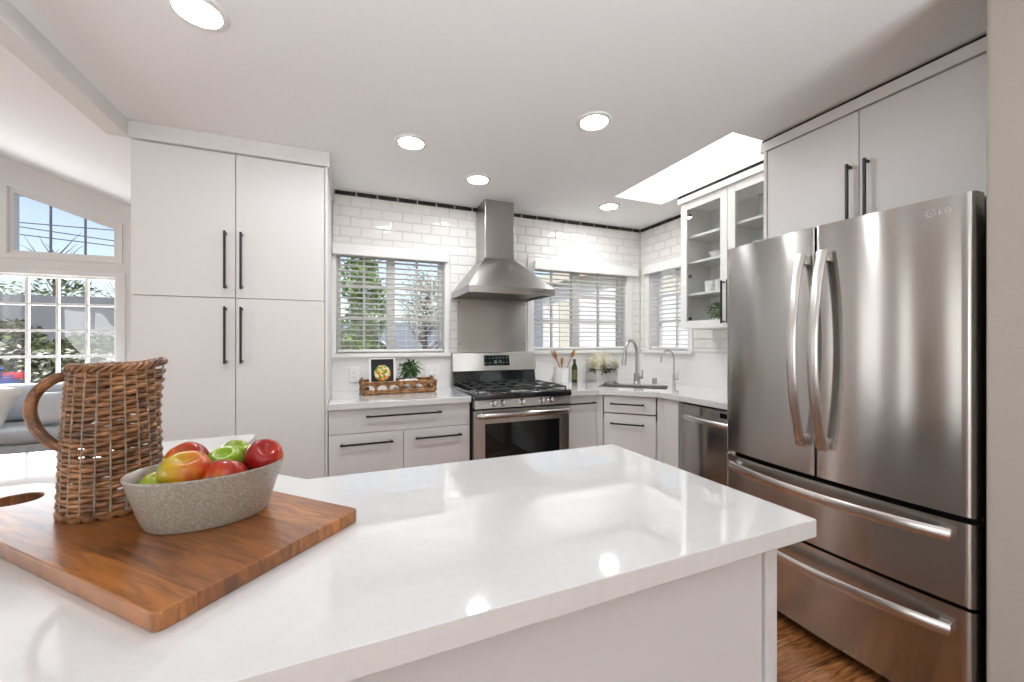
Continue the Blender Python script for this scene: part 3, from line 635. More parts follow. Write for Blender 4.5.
strip([(bxp-.001, bz+.008), (bxp-.001, bz-.008), (bxp+.007, bz-.008)], .0028); strip([(bxp-.008, bz+.004), (bxp-.005, bz+.004)], .003)
strip([(bxp+.017, bz), (bxp+.009, bz)], .0028)
strip([(bxp+.029, bz+.012), (bxp+.029, bz-.0095)], .0045); strip([(bxp+.027, bz-.0095), (bxp+.043, bz-.0095)], .0045)
strip([(bxp+.058+.010*math.cos(a), bz+.011*math.sin(a)) for a in [PI*.25+PI*1.75*k/16 for k in range(15)]]+[(bxp+.068, bz), (bxp+.058, bz)], .0035)
obj('badge', bd, M_badge, t)
# ------------------------------------------------------------------ wall cabinets
t = thing('wall_cabinet', 'white two-door cabinet above the refrigerator with long black pulls', 'cabinet', (2.19, 1.556, 0), -PI/2)
bm = NB(); bx(bm, .0185, .975, .0225, .57, 1.83, 2.3715); obj('carcass', bm, M_cab, t)
obj('side_panel', bx(NB(), .0, .018, -.004, .57, 0, 2.3715), M_cab, t)
front(t, 'door', .019, .457, 1.832, 2.368, vert=(.424, 1.835, 2.125)); front(t, 'door', .457, .975, 1.832, 2.368, vert=(.493, 1.835, 2.125))
obj('gap_shade_strip', bx(NB(), -.015, .975, .004, .03, 2.4265, 2.4395), M_dark, t)  # black strip stands in for shade between cornice and ceiling
obj('cornice', bx(NB(), -.020, .978, -.005, .57, 2.373, 2.426, .002), M_cab, t)
t = thing('glass_cabinet', 'white wall cabinet with glass doors and shelves of dishes', 'cabinet', (2.44, 2.42, 0), -PI/2)
gw, gd, g0, g1 = .842, .318, 1.392, 2.375
bm = NB(); bx(bm, 0, gw, .022, gd, g0, g0+.018); bx(bm, 0, gw, .022, gd, g1-.018, g1); bx(bm, 0, .018, .022, gd, g0, g1); bx(bm, gw-.018, gw, .022, gd, g0, g1); bx(bm, .412, .43, .022, gd, g0, g1); bx(bm, .018, gw-.018, gd-.012, gd, g0, g1)
obj('carcass', bm, M_trimw, t)
for z in (1.668, 1.918, 2.118): obj('shelf', bx(NB(), .0185, .4115, .04, gd-.012, z-.018, z), M_trimw, t); obj('shelf', bx(NB(), .4305, gw-.0185, .04, gd-.012, z-.018, z), M_trimw, t)
for x0, x1, hx, hg in ((0, .42, .398, .012), (.422, gw, .445, gw-.424)):
    bm = NB(); f = .058
    for p in ((x0, x0+f, g0, g1), (x1-f, x1, g0, g1), (x0+f, x1-f, g0, g0+f), (x0+f, x1-f, g1-f, g1)): bx(bm, p[0]+.001, p[1]-.001, 0, .021, p[2], p[3], .0015)
    d = obj('door', bm, M_trimw, t); obj('pane', bx(NB(), x0+f-.006, x1-f+.006, .008, .012, g0+f-.006, g1-f+.006), M_cabglass, d); obj('handle', pull_v(NB(), hx, 1.42, 1.72), M_black, d)
    if x0 == 0:
        for z in (1.47, 1.80, 2.28): obj('hinge', bx(NB(), .062, .078, .014, .035, z-.012, z+.012, .003), M_iron, d)
obj('cornice', bx(NB(), -.016, gw, -.02, gd, g1, 2.420, .003), M_trimw, t); obj('gap_shade_strip', bx(NB(), -.014, gw, -.017, .03, 2.4205, 2.4395), M_dark, t)  # black strip painted as the shaded gap above the cornice
def dish(prof, n=28): return lathe(NB(), prof, n, cap0=True, cap1=True)
bowlp = [(.022, 0), (.03, .003), (.055, .03), (.066, .058), (.064, .058), (.053, .033), (.028, .008), (.004, .006)]
cupp = [(.03, 0), (.037, .004), (.041, .085), (.0385, .085), (.034, .01), (.004, .008)]
def gloc(x, y): return (2.44+y, 2.42-x)
first = None
for i, (x, y, z, lab) in enumerate(((.205, .17, 1.9185, 'white bowl on the middle shelf of the glass cabinet, left'), (.345, .17, 1.9185, 'white bowl on the middle shelf of the glass cabinet, right'),
                                    (.30, .17, 2.1185, 'white bowl on the top shelf behind the left glass door'), (.56, .17, 1.9185, 'white bowl behind the right glass door on the middle shelf'))):
    if first is None:
        first = thing('serving_bowl', lab, 'bowl', (*gloc(x, y), z), 0, 'white bowls in the glass cabinet'); obj('shell', dish(bowlp), M_ceramic, first, smooth=.9); obj('foot_ring', lathe(NB(), [(.0215, 0), (.0235, .0), (.0235, .004), (.0215, .004)], 24, cap0=False, cap1=False), M_ceramic, first)
    else: dup(first, (*gloc(x, y), z), 0, lab)
first = None
for x, y, z, lab in ((.175, .12, 1.6685, 'white cup on the lower glass cabinet shelf, left end of its row'), (.264, .12, 1.6685, 'white cup on the lower glass cabinet shelf, middle of its row'), (.353, .13, 1.6685, 'white cup on the lower glass cabinet shelf, right end of its row'), (.22, .225, 1.6685, 'white cup at the back of the lower glass cabinet shelf')):
    if first is None:
        first = thing('drinking_cup', lab, 'cup', (*gloc(x, y), z), 0, 'white cups in the glass cabinet'); obj('shell', dish(cupp), M_ceramic, first, smooth=.9)
        obj('handle', tube(NB(), arc((.040, 0, .045), .024, -PI/2, PI/2, 10, (1, 0, 0), (0, 0, 1)), .004, 8), M_ceramic, first, smooth=.9)
    else: dup(first, (*gloc(x, y), z), 1.0*x*9, lab)
def leaf(bm, c, d, up, L, wd, curl=.25):
    d = d.normalized(); s = d.cross(up); s = s.normalized() if s.length > 1e-5 else d.orthogonal().normalized(); n = s.cross(d)
    p = [c, c+d*L*.5+s*wd*.5-n*L*.04, c+d*L-n*L*curl, c+d*L*.5-s*wd*.5-n*L*.04, c+d*L*.5+n*L*.06]
    v = [bm.verts.new(x) for x in p]; bm.faces.new((v[0], v[1], v[4])); bm.faces.new((v[1], v[2], v[4])); bm.faces.new((v[2], v[3], v[4])); bm.faces.new((v[3], v[0], v[4]))
def rnd3(r=random):
    while True:
        v = Vector((r.uniform(-1, 1), r.uniform(-1, 1), r.uniform(-1, 1)))
        if .05 < v.length < 1: return v
def bush(bm, c, rad, n, L, wd, shell=.55):
    for _ in range(n):
        v = rnd3(); u = v.normalized(); k = shell+(1-shell)*random.random(); p = Vector((u.x*rad[0]*k, u.y*rad[1]*k, u.z*rad[2]*k))+Vector(c)
        leaf(bm, p, u+rnd3()*.9, Vector((0, 0, 1)), L*random.uniform(.7, 1.2), wd*random.uniform(.7, 1.2))
    return bm
t = thing('potted_plant', 'small green plant at the bottom of the left glass-door cabinet', 'plant', (*gloc(.245, .14), g0+.0185))
obj('pot', lathe(NB(), [(.028, 0), (.032, .003), (.04, .06), (.036, .06), (.033, .05)], 20), M_ceramic, t, smooth=.7); obj('foliage', bush(NB(), (0, 0, .11), (.085, .085, .055), 260, .035, .018, .3), M_leaf, t)
# ------------------------------------------------------------------ window blinds
def blind(label, x0, x1, z0, z1, rx0, rx1, y, along='x', pitch=.0415, wand=None):
    T = (lambda q: None) if along == 'x' else (lambda q: bmesh.ops.transform(q, matrix=Matrix(((0, 1, 0, 0), (1, 0, 0, 0), (0, 0, 1, 0), (0, 0, 0, 1))), verts=q.verts))
    cx = (x0+x1)/2; loc = (cx, y, z1) if along == 'x' else (y, cx, z1)
    t = thing('window_blind', label, 'blind', loc, 0, 'white slatted window blinds')
    def ob(n, bm, m, **k):
        bmesh.ops.translate(bm, vec=(-cx, -y, -z1), verts=bm.verts); T(bm); return obj(n, bm, m, t, **k)
    ob('headrail', bx(NB(), rx0, rx1, y-.062, y-.018, z1-.074, z1-.002, .004), M_blind)
    sl = NB(); z = z1-.10; n = 0
    while z > z0+.05:
        M = Matrix.Translation((0, y+.03, z)) @ Matrix.Rotation(math.radians(-6), 4, 'X')
        bx(sl, x0+.012, x1-.012, -.024, .024, -.0013, .0013, M=M); z -= pitch
    ob('slats', sl, M_blind); ob('bottom_rail', bx(NB(), x0+.012, x1-.012, y+.006, y+.054, z0+.012, z0+.03, .003), M_blind)
    c = NB(); m = 4 if x1-x0 > .7 else 2
    for k in range(m):
        x = x0+.1+(x1-x0-.2)*k/(m-1)
        for yy in (y+.003, y+.057): tube(c, [(x, yy, z1-.08), (x, yy, z0+.03)], .0011, 4)
    ob('ladder_cords', c, M_cord)
    if wand: ob('tilt_wand', tube(NB(), [(wand, y-.012, z1-.07), (wand+.005, y-.010, z1-.45)], .004, 6), M_cord)
    return t
blind('wide white slatted blind in the window left of the range hood', W1[0], W1[1], W1[2]+.004, W1[3], -.122, .752, BY, wand=.62)
blind('wide white slatted blind in the window right of the range hood', W2[0], W2[1], W2[2]+.004, W2[3], 1.545, 2.69, BY, wand=1.70)
blind('narrow white slatted blind in the right-hand wall window beside the glass cabinet', W3[0], W3[1], W3[2]+.004, W3[3], 2.63, 3.172, RX, along='y')
# ------------------------------------------------------------------ island
IL = [(.925, .541), (.902, 1.222), (-.111, 1.222), (-.355, 1.466), (-.355, 1.908), (-1.20, 1.872), (-1.20, .52), (-.5, .525)]
IL = IL[::-1]
o = obj('island_countertop', prism(NB(), IL, .874, .914, .003), M_quartz); tag(o, 'large L-shaped white quartz island countertop in the foreground', 'countertop')
t = thing('kitchen_island', 'pale island cabinet base under the foreground countertop', 'island', (0, 0, 0))
core = [(-1.16, .622), (.868, .622), (.868, 1.185), (-.13, 1.185), (-.39, 1.445), (-.39, 1.84), (-1.16, 1.82)]
obj('carcass', prism(NB(), core, .0, .8735), M_island, t)
obj('front_panel', bx(NB(), -1.16, .846, .604, .6215, 0, .8735, .002), M_island, t)
obj('corner_post', bx(NB(), .849, .886, .598, .64, 0, .8735, .003), M_island, t)
obj('end_panel', bx(NB(), .8685, .884, .642, 1.19, 0, .8735, .002), M_island, t)
# ------------------------------------------------------------------ things on the island
ZB = .914
t = thing('cutting_board', 'large acacia cutting board with a cut-out handle, carrying basket and bowl', 'cutting board', (-.1025, .780, ZB), math.radians(135))
out = []
def rc(cx, cy_, r, a0, a1, n=6): return [(cx+r*math.cos(a0+(a1-a0)*i/n), cy_+r*math.sin(a0+(a1-a0)*i/n)) for i in range(n+1)]
out += rc(.012, -.158, .012, PI, 1.5*PI) + rc(.59, -.145, .025, -.5*PI, 0)
out += [(.617, -.10), (.622, -.05), (.635, -.012), (.665, .006), (.70, .008)]
out += rc(.80, .100, .090, -.5*PI, .5*PI, 10) + [(.72, .190), (.66, .186)] + rc(.012, .173, .012, .5*PI, PI)
hole = [(.742+.044*math.cos(-2*PI*k/24), .090+.04*math.sin(-2*PI*k/24)) for k in range(24)]
obj('plank', prism_holes(out, [hole], 0, .027, bev=.003), M_board, t)
ZT = ZB+.0275
# stoneware bowl
t = thing('fruit_bowl', 'oval speckled stoneware bowl heaped with apples', 'bowl', (-.2635, .975, ZT), math.radians(10))
prof = [(.10, .005), (.70, .005), (.72, .001), (.755, .001), (.78, .007), (.84, .03), (.905, .06), (.96, .088), (.995, .104), (1.0, .107), (.99, .109), (.962, .107), (.90, .085), (.82, .05), (.70, .022), (.45, .014), (.05, .012)]
bm = lathe(NB(), [(r, z*.935) for r, z in prof], 56, sx=.130, sy=.096); obj('shell', bm, M_stone, t, smooth=.9)
def apple(label, loc, r, m, rot, sz=.9, stem=True):
    t = thing('apple', label, 'apple', loc, 0, 'apples in the stoneware bowl'); t.rotation_euler = rot
    P = []
    for k in range(25):
        a = PI*k/24; rr = r*math.sin(a)**.92*(1+.06*math.cos(a)); z = -r*sz*math.cos(a)*-1
        z = r*sz*math.cos(a)-.42*r*math.exp(-(a/.34)**2)+.25*r*math.exp(-((PI-a)/.30)**2); P.append((max(rr, .0006), z))
    bm = lathe(NB(), P[::-1], 32)
    for v in bm.verts:
        a = math.atan2(v.co.y, v.co.x); k = 1+.025*math.cos(2*a+r*900)+.018*math.cos(5*a); v.co.x *= k; v.co.y *= k
    obj('skin', bm, m, t, smooth=1.2)
    if stem: obj('stem', tube(NB(), [(0, 0, r*sz*.55), (.002, 0, r*sz*.8), (.004, .001, r*sz*.98)], [.0015, .0013, .002], 6), M_bark, t, smooth=1)
    return t
R_, Y_, O_, G_ = (.24, .003, .005), (.52, .24, .012), (.44, .055, .008), (.16, .26, .008)
apple('orange-red apple at the back left of the bowl', (-0.3130, 1.0180, 1.0470), .038, apple_mat('apple_orange_red', (.50, .22, .02), (.42, .065, .008), R_, (.5, -.2, .3)), (.55, -.25, .3), stem=False)
apple('yellow apple with an orange blush, front left of the bowl', (-0.2930, 0.9450, 1.0430), .042, apple_mat('apple_yellow', (.34, .33, .012), (.52, .25, .014), (.46, .05, .008), (.75, -.1, .1)), (.30, .1, 0), stem=False)
apple('green apple half hidden behind the bowl rim at far left', (-0.3360, 0.9510, 1.0190), .030, apple_mat('apple_green_hidden', G_, (.27, .36, .02), Y_, (.2, 0, .2)), (.2, -.2, 1), stem=False)
apple('red and yellow apple lowest at the front middle of the bowl', (-0.2285, 0.9380, 1.0290), .036, apple_mat('apple_red_yellow', (.55, .26, .03), (.40, .035, .008), R_, (.1, .0, .75)), (-.5, .15, 0), stem=False)
apple('bright green apple in the middle of the bowl', (-0.2450, 1.0030, 1.0410), .033, apple_mat('apple_green', (.13, .24, .008), (.20, .32, .012), (.28, .38, .02), (.3, .3, .3)), (.45, .05, 0), stem=False)
apple('green apple at the very back of the bowl', (-0.2340, 1.0430, 1.0490), .029, apple_mat('apple_green_back', (.15, .25, .01), (.22, .33, .015), (.32, .36, .03), (.3, .3, .3)), (.2, .3, 0), stem=False)
apple('dark red apple at the right end of the bowl', (-0.1710, 0.9910, 1.0470), .037, apple_mat('apple_dark_red', (.58, .22, .02), (.34, .012, .008), (.17, .002, .004), (-.45, -.1, .25)), (.6, .3, 0), stem=False)
# wicker pitcher
KC = (-.470, 1.112, ZT)
t = thing('wicker_pitcher', 'tall brown wicker pitcher with a looped handle standing on the cutting board', 'basket', KC, math.radians(20))
KH = .300
def krad(a, z):
    u = z/KH; r = .0780-.0150*u+.002*math.sin(u*PI)
    sp = math.exp(-(a/.42)**2)*max(0, (u-.55)/.45)**1.6*.017       # pouring lip on local +x
    return r+sp
bm = NB(); NS = 22; rows = 29; rnd = random.Random(3)
for k in range(rows):
    z = .010+(KH-.024)*k/(rows-1); pts = []; ph = PI*(k % 2); n = NS*6; wob = rnd.uniform(0, 6)
    for i in range(n):
        a = 2*PI*i/n; aa = (a+PI) % (2*PI)-PI
        r = krad(aa, z)+.0036*math.cos(NS/2*a+ph); pts.append((r*math.cos(a), r*math.sin(a), z+.0014*math.sin(3*a+wob)+.0016*math.sin(NS/2*a+ph+1.2)+.030*max(0, math.cos(aa))**6*0))
    tube(bm, pts, rnd.uniform(.0047, .0056), 6, closed=True, flat=(1, .75), up=(0, 0, 1))
obj('weave', bm, M_wicker, t, smooth=1.2)
bm = NB()
for j in range(NS):
    a = 2*PI*(j+.5)/NS; aa = (a+PI) % (2*PI)-PI
    tube(bm, [((krad(aa, z)+.0030)*math.cos(a), (krad(aa, z)+.0030)*math.sin(a), z) for z in [KH*i/12 for i in range(13)]], .0019, 6)
obj('stakes', bm, M_stake, t, smooth=1.2)
bm = NB()
for s in (0, 1, 2):
    pts = []
    for i in range(156):
        a = 2*PI*i/156; aa = (a+PI) % (2*PI)-PI; ph = 11*a+2*PI*s/3
        pts.append(((krad(aa, KH)+.0050*math.cos(ph))*math.cos(a), (krad(aa, KH)+.0050*math.cos(ph))*math.sin(a), KH-.002+.0050*math.sin(ph)+.010*math.exp(-(aa/.6)**2)))
    tube(bm, pts, .0042, 6, closed=True)
obj('rim_braid', bm, M_wicker, t, smooth=1.2)
bm = NB(); pts = []
for i in range(120):
    a = 2*PI*i/120; pts.append((.0785*math.cos(a), .0785*math.sin(a), .006+.003*math.sin(20*a)))
tube(bm, pts, .0065, 6, closed=True); lathe(bm, [(.002, .003), (.075, .003), (.075, .009), (.002, .009)], 32); obj('base_ring', bm, M_wicker, t, smooth=1.0)
ctl = [(-.058, .284), (-.076, .281), (-.095, .268), (-.110, .246), (-.115, .218), (-.110, .190), (-.100, .167), (-.087, .149), (-.072, .137)]
hp = []
for i in range(len(ctl)-1):
    p0, p1, p2, p3 = ctl[max(i-1, 0)], ctl[i], ctl[i+1], ctl[min(i+2, len(ctl)-1)]
    for k in range(8):
        u = k/8; hp.append(tuple(.5*(2*p1[c]+(p2[c]-p0[c])*u+(2*p0[c]-5*p1[c]+4*p2[c]-p3[c])*u*u+(3*p1[c]-p0[c]-3*p2[c]+p3[c])*u**3) for c in (0, 1)))
hp.append(ctl[-1]); bm = NB(); tube(bm, [(x, 0, z) for x, z in hp], .0072, 10)
for i in range(2, len(hp)-2):                       # wrapped cane turns
    for f in (0,):
        x = hp[i][0]*(1-f)+hp[i+1][0]*f; z = hp[i][1]*(1-f)+hp[i+1][1]*f; d = Vector((hp[i+1][0]-hp[i-1][0], 0, hp[i+1][1]-hp[i-1][1])).normalized(); s = Vector((0, 1, 0)); n = d.cross(s)
        tube(bm, [Vector((x, 0, z))+(s*math.cos(2*PI*k/10)+n*math.sin(2*PI*k/10))*.0080 for k in range(10)], .0023, 5, closed=True)
obj('handle', bm, M_wicker, t, smooth=1.2)
# ------------------------------------------------------------------ things on the left countertop
t = thing('serving_tray', 'rattan tray with arched cut-out sides on the left countertop', 'tray', (.335, 3.085, ZB), math.radians(3))
TX, TY, TH = .255, .115, .085
obj('base', bx(NB(), -TX, TX, -TY, TY, .002, .012, .003), M_rattan, t)
def tray_side(L, n):
    bm = NB()
    for z, r in ((.012, .009), (.026, .008), (TH, .008), (TH-.012, .007)):
        tube(bm, [(-L+2*L*i/40, .0025*math.sin(i*1.3), z+.002*math.sin(i*2.1)) for i in range(41)], r, 8)
    for k in range(n+1):
        x = -L+2*L*k/n
        for dx in (-.006, .006): tube(bm, [(x+dx, 0, .014), (x+dx*.3, 0, TH*.5), (x+dx*1.4, 0, TH)], .0065, 6)
        if k < n: tube(bm, arc((x+L/n, 0, .045), L/n*.86, PI*.02, PI*.98, 8, (1, 0, 0), (0, 0, .72)), .006, 6)
    return bm
for y, lab in ((-TY, None), (TY, None)):
    bm = tray_side(TX, 6); bmesh.ops.translate(bm, vec=(0, y, 0), verts=bm.verts); obj('long_side', bm, M_rattan, t, smooth=1)
for x in (-TX, TX):
    bm = tray_side(TY, 3); bmesh.ops.rotate(bm, cent=(0, 0, 0), matrix=Matrix.Rotation(PI/2, 3, 'Z'), verts=bm.verts)
    bmesh.ops.translate(bm, vec=(x, 0, 0), verts=bm.verts); tube(bm, [(x, -.045, TH), (x, -.03, TH+.022), (x, .03, TH+.022), (x, .045, TH)], .007, 8); obj('short_side', bm, M_rattan, t, smooth=1)
# food photo card leaning in the tray
def print_mat():
    m = mat('salad_print', (.02, .02, .022), .5, spec=.15); t = m.node_tree; b = t.nodes['Principled BSDF']; tc = t.nodes.new('ShaderNodeTexCoord')
    ln = t.nodes.new('ShaderNodeVectorMath'); ln.operation = 'DISTANCE'; ln.inputs[1].default_value = (.0, -.004, .135); t.links.new(tc.outputs['Object'], ln.inputs[0])
    v = t.nodes.new('ShaderNodeTexVoronoi'); v.inputs['Scale'].default_value = 62; t.links.new(tc.outputs['Object'], v.inputs['Vector']); sp = t.nodes.new('ShaderNodeSeparateColor'); t.links.new(v.outputs['Color'], sp.inputs[0])
    r = t.nodes.new('ShaderNodeValToRGB'); r.color_ramp.interpolation = 'CONSTANT'; e = r.color_ramp.elements
    cols = [(.10, .22, .03), (.30, .42, .08), (.75, .10, .03), (.82, .36, .05), (.80, .62, .25), (.70, .72, .55), (.14, .26, .05)]
    e[0].position = 0; e[0].color = (*cols[0], 1); e[1].position = 1/7; e[1].color = (*cols[1], 1)
    for i in range(2, 7): q = e.new(i/7); q.color = (*cols[i], 1)
    t.links.new(sp.outputs[0], r.inputs[0])
    lt = t.nodes.new('ShaderNodeMath'); lt.operation = 'LESS_THAN'; lt.inputs[1].default_value = .058; t.links.new(ln.outputs['Value'], lt.inputs[0])
    mx = t.nodes.new('ShaderNodeMix'); mx.data_type = 'RGBA'; mx.inputs[6].default_value = (.022, .021, .023, 1); t.links.new(lt.outputs[0], mx.inputs[0]); t.links.new(r.outputs[0], mx.inputs[7]); t.links.new(mx.outputs[2], b.inputs['Base Color']); return m
t = thing('recipe_card', 'white-bordered card with a salad bowl photo on black, standing in the tray', 'card', (.222, 3.045, ZB+.0125), 0); t.rotation_euler = (-.12, 0, .05)
obj('card', bx(NB(), -.093, .093, 0, .006, 0, .245, .001, 1), M_ceramic, t); obj('photo', bx(NB(), -.079, .079, -.0015, .0, .072, .236), print_mat(), t)
t = thing('potted_plant', 'small leafy plant in a white pot inside the rattan tray', 'plant', (.43, 3.12, ZB+.0125))
obj('pot', lathe(NB(), [(.034, 0), (.038, .004), (.046, .085), (.042, .085), (.038, .07), (.01, .07)], 24), M_ceramic, t, smooth=.7)
bm = NB(); bush(bm, (0, -.005, .165), (.085, .05, .055), 170, .042, .024, .2); bush(bm, (-.05, -.02, .12), (.03, .02, .03), 18, .035, .02, .1); obj('foliage', bm, M_leafdark, t)
bm = NB()
for k in range(7): tube(bm, [(0, 0, .07), (.018*math.cos(k), .012*math.sin(k), .11), (.045*math.cos(k*1.7), .03*math.sin(k*1.7), .16)], .0025, 5)
obj('stems', bm, M_leafdark, t)
bm = NB(); bx(bm, -.075, .075, -.035, .035, 0, .018, .006, 3); bx(bm, -.07, .072, -.03, .032, .018, .034, .006, 3); bx(bm, -.071, .068, -.032, .03, .034, .048, .006, 3)
o = obj('folded_napkin', bm, M_pillow, smooth=1); o.location = (.405, 3.035, ZB+.046); tag(o, 'folded cream cloth napkin lying on the white bowls in the tray', 'napkin')
first = None
for x, lab in ((.332, 'left one of three small white bowls along the front of the tray'), (.412, 'middle one of three small white bowls along the front of the tray'), (.492, 'right one of three small white bowls along the front of the tray')):
    if first is None:
        first = thing('small_bowl', lab, 'bowl', (x, 3.035, ZB+.0125), 0, 'small white bowls in the tray'); obj('shell', lathe(NB(), [(.016, 0), (.02, .001), (.034, .014), (.037, .032), (.035, .032), (.031, .016), (.014, .005), (.003, .005)], 24), M_ceramic, first, smooth=.9)
    else: dup(first, (x, 3.035, ZB+.0125), 0, lab)
def outlet(x, z, label, gangs, y=BY-.0165):
    t = thing('wall_outlet', label, 'outlet', (x, y, z)); wd = .035+.023*(gangs-1)
    obj('cover_plate', bx(NB(), -wd, wd, -.006, 0, -.058, .058, .003), M_plate, t)
    for g in range(gangs):
        cx = (g-(gangs-1)/2)*.046
        r = obj('receptacle', bx(NB(), cx-.016, cx+.016, -.0085, -.0055, -.034, .034, .002), M_plate, t); bm = NB()
        for z0 in (-.018, .018):
            for dx in (-.006, .006): bx(bm, cx+dx-.001, cx+dx+.001, -.0092, -.0084, z0-.005, z0+.005)
        obj('slots', bm, M_slot, r)
outlet(.03, 1.035, 'white wall outlet left of the recipe card', 1); outlet(.628, 1.04, 'wide white wall outlet between the tray and the range', 2)
# ------------------------------------------------------------------ things on the corner countertop
t = thing('utensil_crock', 'white faceted utensil crock next to the range', 'crock', (1.795, 3.185, ZB), .3)
bm = NB(); lathe(bm, [(.068, 0), (.072, .003), (.075, .142), (.070, .142), (.065, .01), (.004, .008)], 8); obj('shell', bm, M_ceramic, t)
bm = NB(); lathe(bm, [(.0745, .128), (.077, .131), (.077, .140), (.0745, .143)], 8, cap0=False, cap1=False); obj('rim', bm, M_ceramic, t)
def utensil(name, label, base, top, hd, tilt):
    t = thing(name, label, 'utensil', base); d = Vector(top)-Vector(base); L = d.length
    t.rotation_mode = 'QUATERNION'; t.rotation_quaternion = d.to_track_quat('Z', 'Y') @ Matrix.Rotation(tilt, 3, 'Z').to_quaternion()
    obj('handle', tube(NB(), [(0, 0, 0), (0, 0, L*.5), (0, 0, L-.05)], [.005, .0055, .006], 8), M_woodsp, t, smooth=1); b = NB()
    if hd == 'spoon':
        for s in (1,): lathe(b, [(.004, -.004), (.018, -.001), (.024, .004), (.026, .006), (.022, .003), (.012, 0), (.002, -.001)], 20, Matrix.Translation((0, 0, L)) @ Matrix.Rotation(PI/2, 4, 'X'), sx=1, sy=1.5)
    elif hd == 'fork':
        prism(b, [(-.006, -.055), (.006, -.055), (.022, -.02), (.024, .035), (.017, .037), (.013, -.002), (.004, -.004), (.0035, .033), (-.0035, .033), (-.004, -.004), (-.013, -.002), (-.017, .037), (-.024, .035), (-.022, -.02)], -.003, .003, .0012, M=Matrix.Translation((0, 0, L)) @ XZ)
    else: prism(b, [(-.006, -.05), (.006, -.05), (.014, -.02), (.013, .02), (-.013, .02), (-.014, -.02)], -.003, .003, .001, M=Matrix.Translation((0, 0, L)) @ XZ)
    obj('head', b, M_woodsp, t, smooth=.8)
utensil('wooden_fork', 'dark wooden serving fork leaning left in the utensil crock', (1.83, 3.18, ZB+.012), (1.708, 3.175, ZB+.262), 'fork', .4)
utensil('wooden_spoon', 'reddish wooden spoon leaning right in the utensil crock', (1.79, 3.18, ZB+.012), (1.893, 3.165, ZB+.265), 'spoon', .4)
utensil('wooden_spatula', 'thin pale wooden spatula standing at the middle of the crock', (1.80, 3.20, ZB+.012), (1.812, 3.222, ZB+.205), 'flat', .4)
t = thing('oil_bottle', 'dark green olive oil bottle beside the utensil crock', 'bottle', (1.898, 3.14, ZB))
obj('glass', lathe(NB(), [(.024, 0), (.026, .004), (.026, .135), (.022, .155), (.0125, .175), (.012, .195)], 20), M_oliveglass, t, smooth=.7)
obj('label', lathe(NB(), [(.0262, .03), (.0266, .031), (.0266, .115), (.0262, .116)], 20, cap0=False, cap1=False), M_labelp, t, smooth=.7); obj('cap', lathe(NB(), [(.0135, .19), (.0135, .214), (.012, .216), (.002, .216)], 16), M_cap, t, smooth=.7)
t = thing('flower_planter', 'square pale stone planter holding white flowers behind the sink', 'planter', (2.195, 3.135, ZB), -.1)
bm = NB(); A = .105
for p in ((-A, A, -A, -A+.01, 0, .115), (-A, A, A-.01, A, 0, .115), (-A, -A+.01, -A+.01, A-.01, 0, .115), (A-.01, A, -A+.01, A-.01, 0, .115)): bx(bm, *p, .0015, 1)
bx(bm, -A+.01, A-.01, -A+.01, A-.01, .0, .09); obj('box', bm, ramp_noise(mat('pale_stone', (.6, .58, .55), .6), [(.3, (.46, .44, .41)), (.7, (.66, .64, .61))], 40, mscale=(1, 1, 4)), t)
t = thing('flower_bouquet', 'rounded bunch of white and cream blooms in the stone planter', 'flowers', (2.195, 3.135, ZB+.0905), -.1)
rf = random.Random(5)
def bloom(c, R, m):
    bm = NB(); c = Vector(c)
    for i in range(90):
        zz = 1-1.75*(i+.5)/90; a = i*2.39996; s = math.sqrt(max(0, 1-zz*zz)); u = Vector((s*math.cos(a), s*math.sin(a), zz))
        leaf(bm, c+u*R*.55, (u+rnd3(rf)*.35), Vector((.2, .3, 1)), R*.62, R*.55, -.1)
    lathe(bm, [(R*.2, -R*.55), (R*.6, -R*.1), (R*.55, R*.35), (R*.1, R*.6)], 10, Matrix.Translation(c)); return obj('bloom', bm, m, t)
for i, (x, y, z, R) in enumerate(((-.075, -.06, .075, .062), (.02, -.08, .085, .066), (.09, -.04, .06, .058), (-.03, .0, .115, .066), (.055, .02, .11, .060), (-.09, .04, .08, .055), (.0, .07, .10, .058), (.10, .05, .07, .052))): bloom((x, y, z), R, M_petal if i % 2 else M_petalc)
bm = NB()
for _ in range(70):
    a = rf.uniform(0, 2*PI); leaf(bm, Vector((.07*math.cos(a), .07*math.sin(a), .01+.02*rf.random())), Vector((math.cos(a), math.sin(a), rf.uniform(-.3, .5))), Vector((0, 0, 1)), .07, .035)
obj('foliage', bm, M_leafdark, t)
# ------------------------------------------------------------------ living room sofa
def cushion(bm, w_, d_, h_, M, puff=.35):
    n = 10; V = {}
    for s in (-1, 1):
        for i in range(n+1):
            for j in range(n+1):
                u, v = -1+2*i/n, -1+2*j/n; e = (1-u**4)*(1-v**4); th = h_*(.12+.88*e**.5)
                if i in (0, n) or j in (0, n): key = (0, i, j)
                else: key = (s, i, j)
                if key not in V:
                    k = 1-.07*(1-abs(u))*abs(v)**4; k2 = 1-.07*(1-abs(v))*abs(u)**4
                    V[key] = bm.verts.new(M @ Vector((u*w_/2*k2, v*d_/2*k, 0 if key[0] == 0 else s*th/2)))
        for i in range(n):
            for j in range(n):
                ks = [V.get((s, a, b)) or V[(0, a, b)] for a, b in ((i, j), (i+1, j), (i+1, j+1), (i, j+1))]
                bm.faces.new(ks if s > 0 else ks[::-1])
    return bm
t = thing('sofa', 'grey upholstered sofa below the living room window', 'sofa', (-3.45, 5.45, 0))
obj('seat_base', bx(NB(), -1.25, 1.25, -.48, .44, .12, .36, .03, 3), M_sofa, t, smooth=.8)
for x in (-.62, .62): obj('seat_cushion', bx(NB(), x-.61, x+.61, -.50, .25, .365, .49, .05, 4), M_sofa, t, smooth=.8)
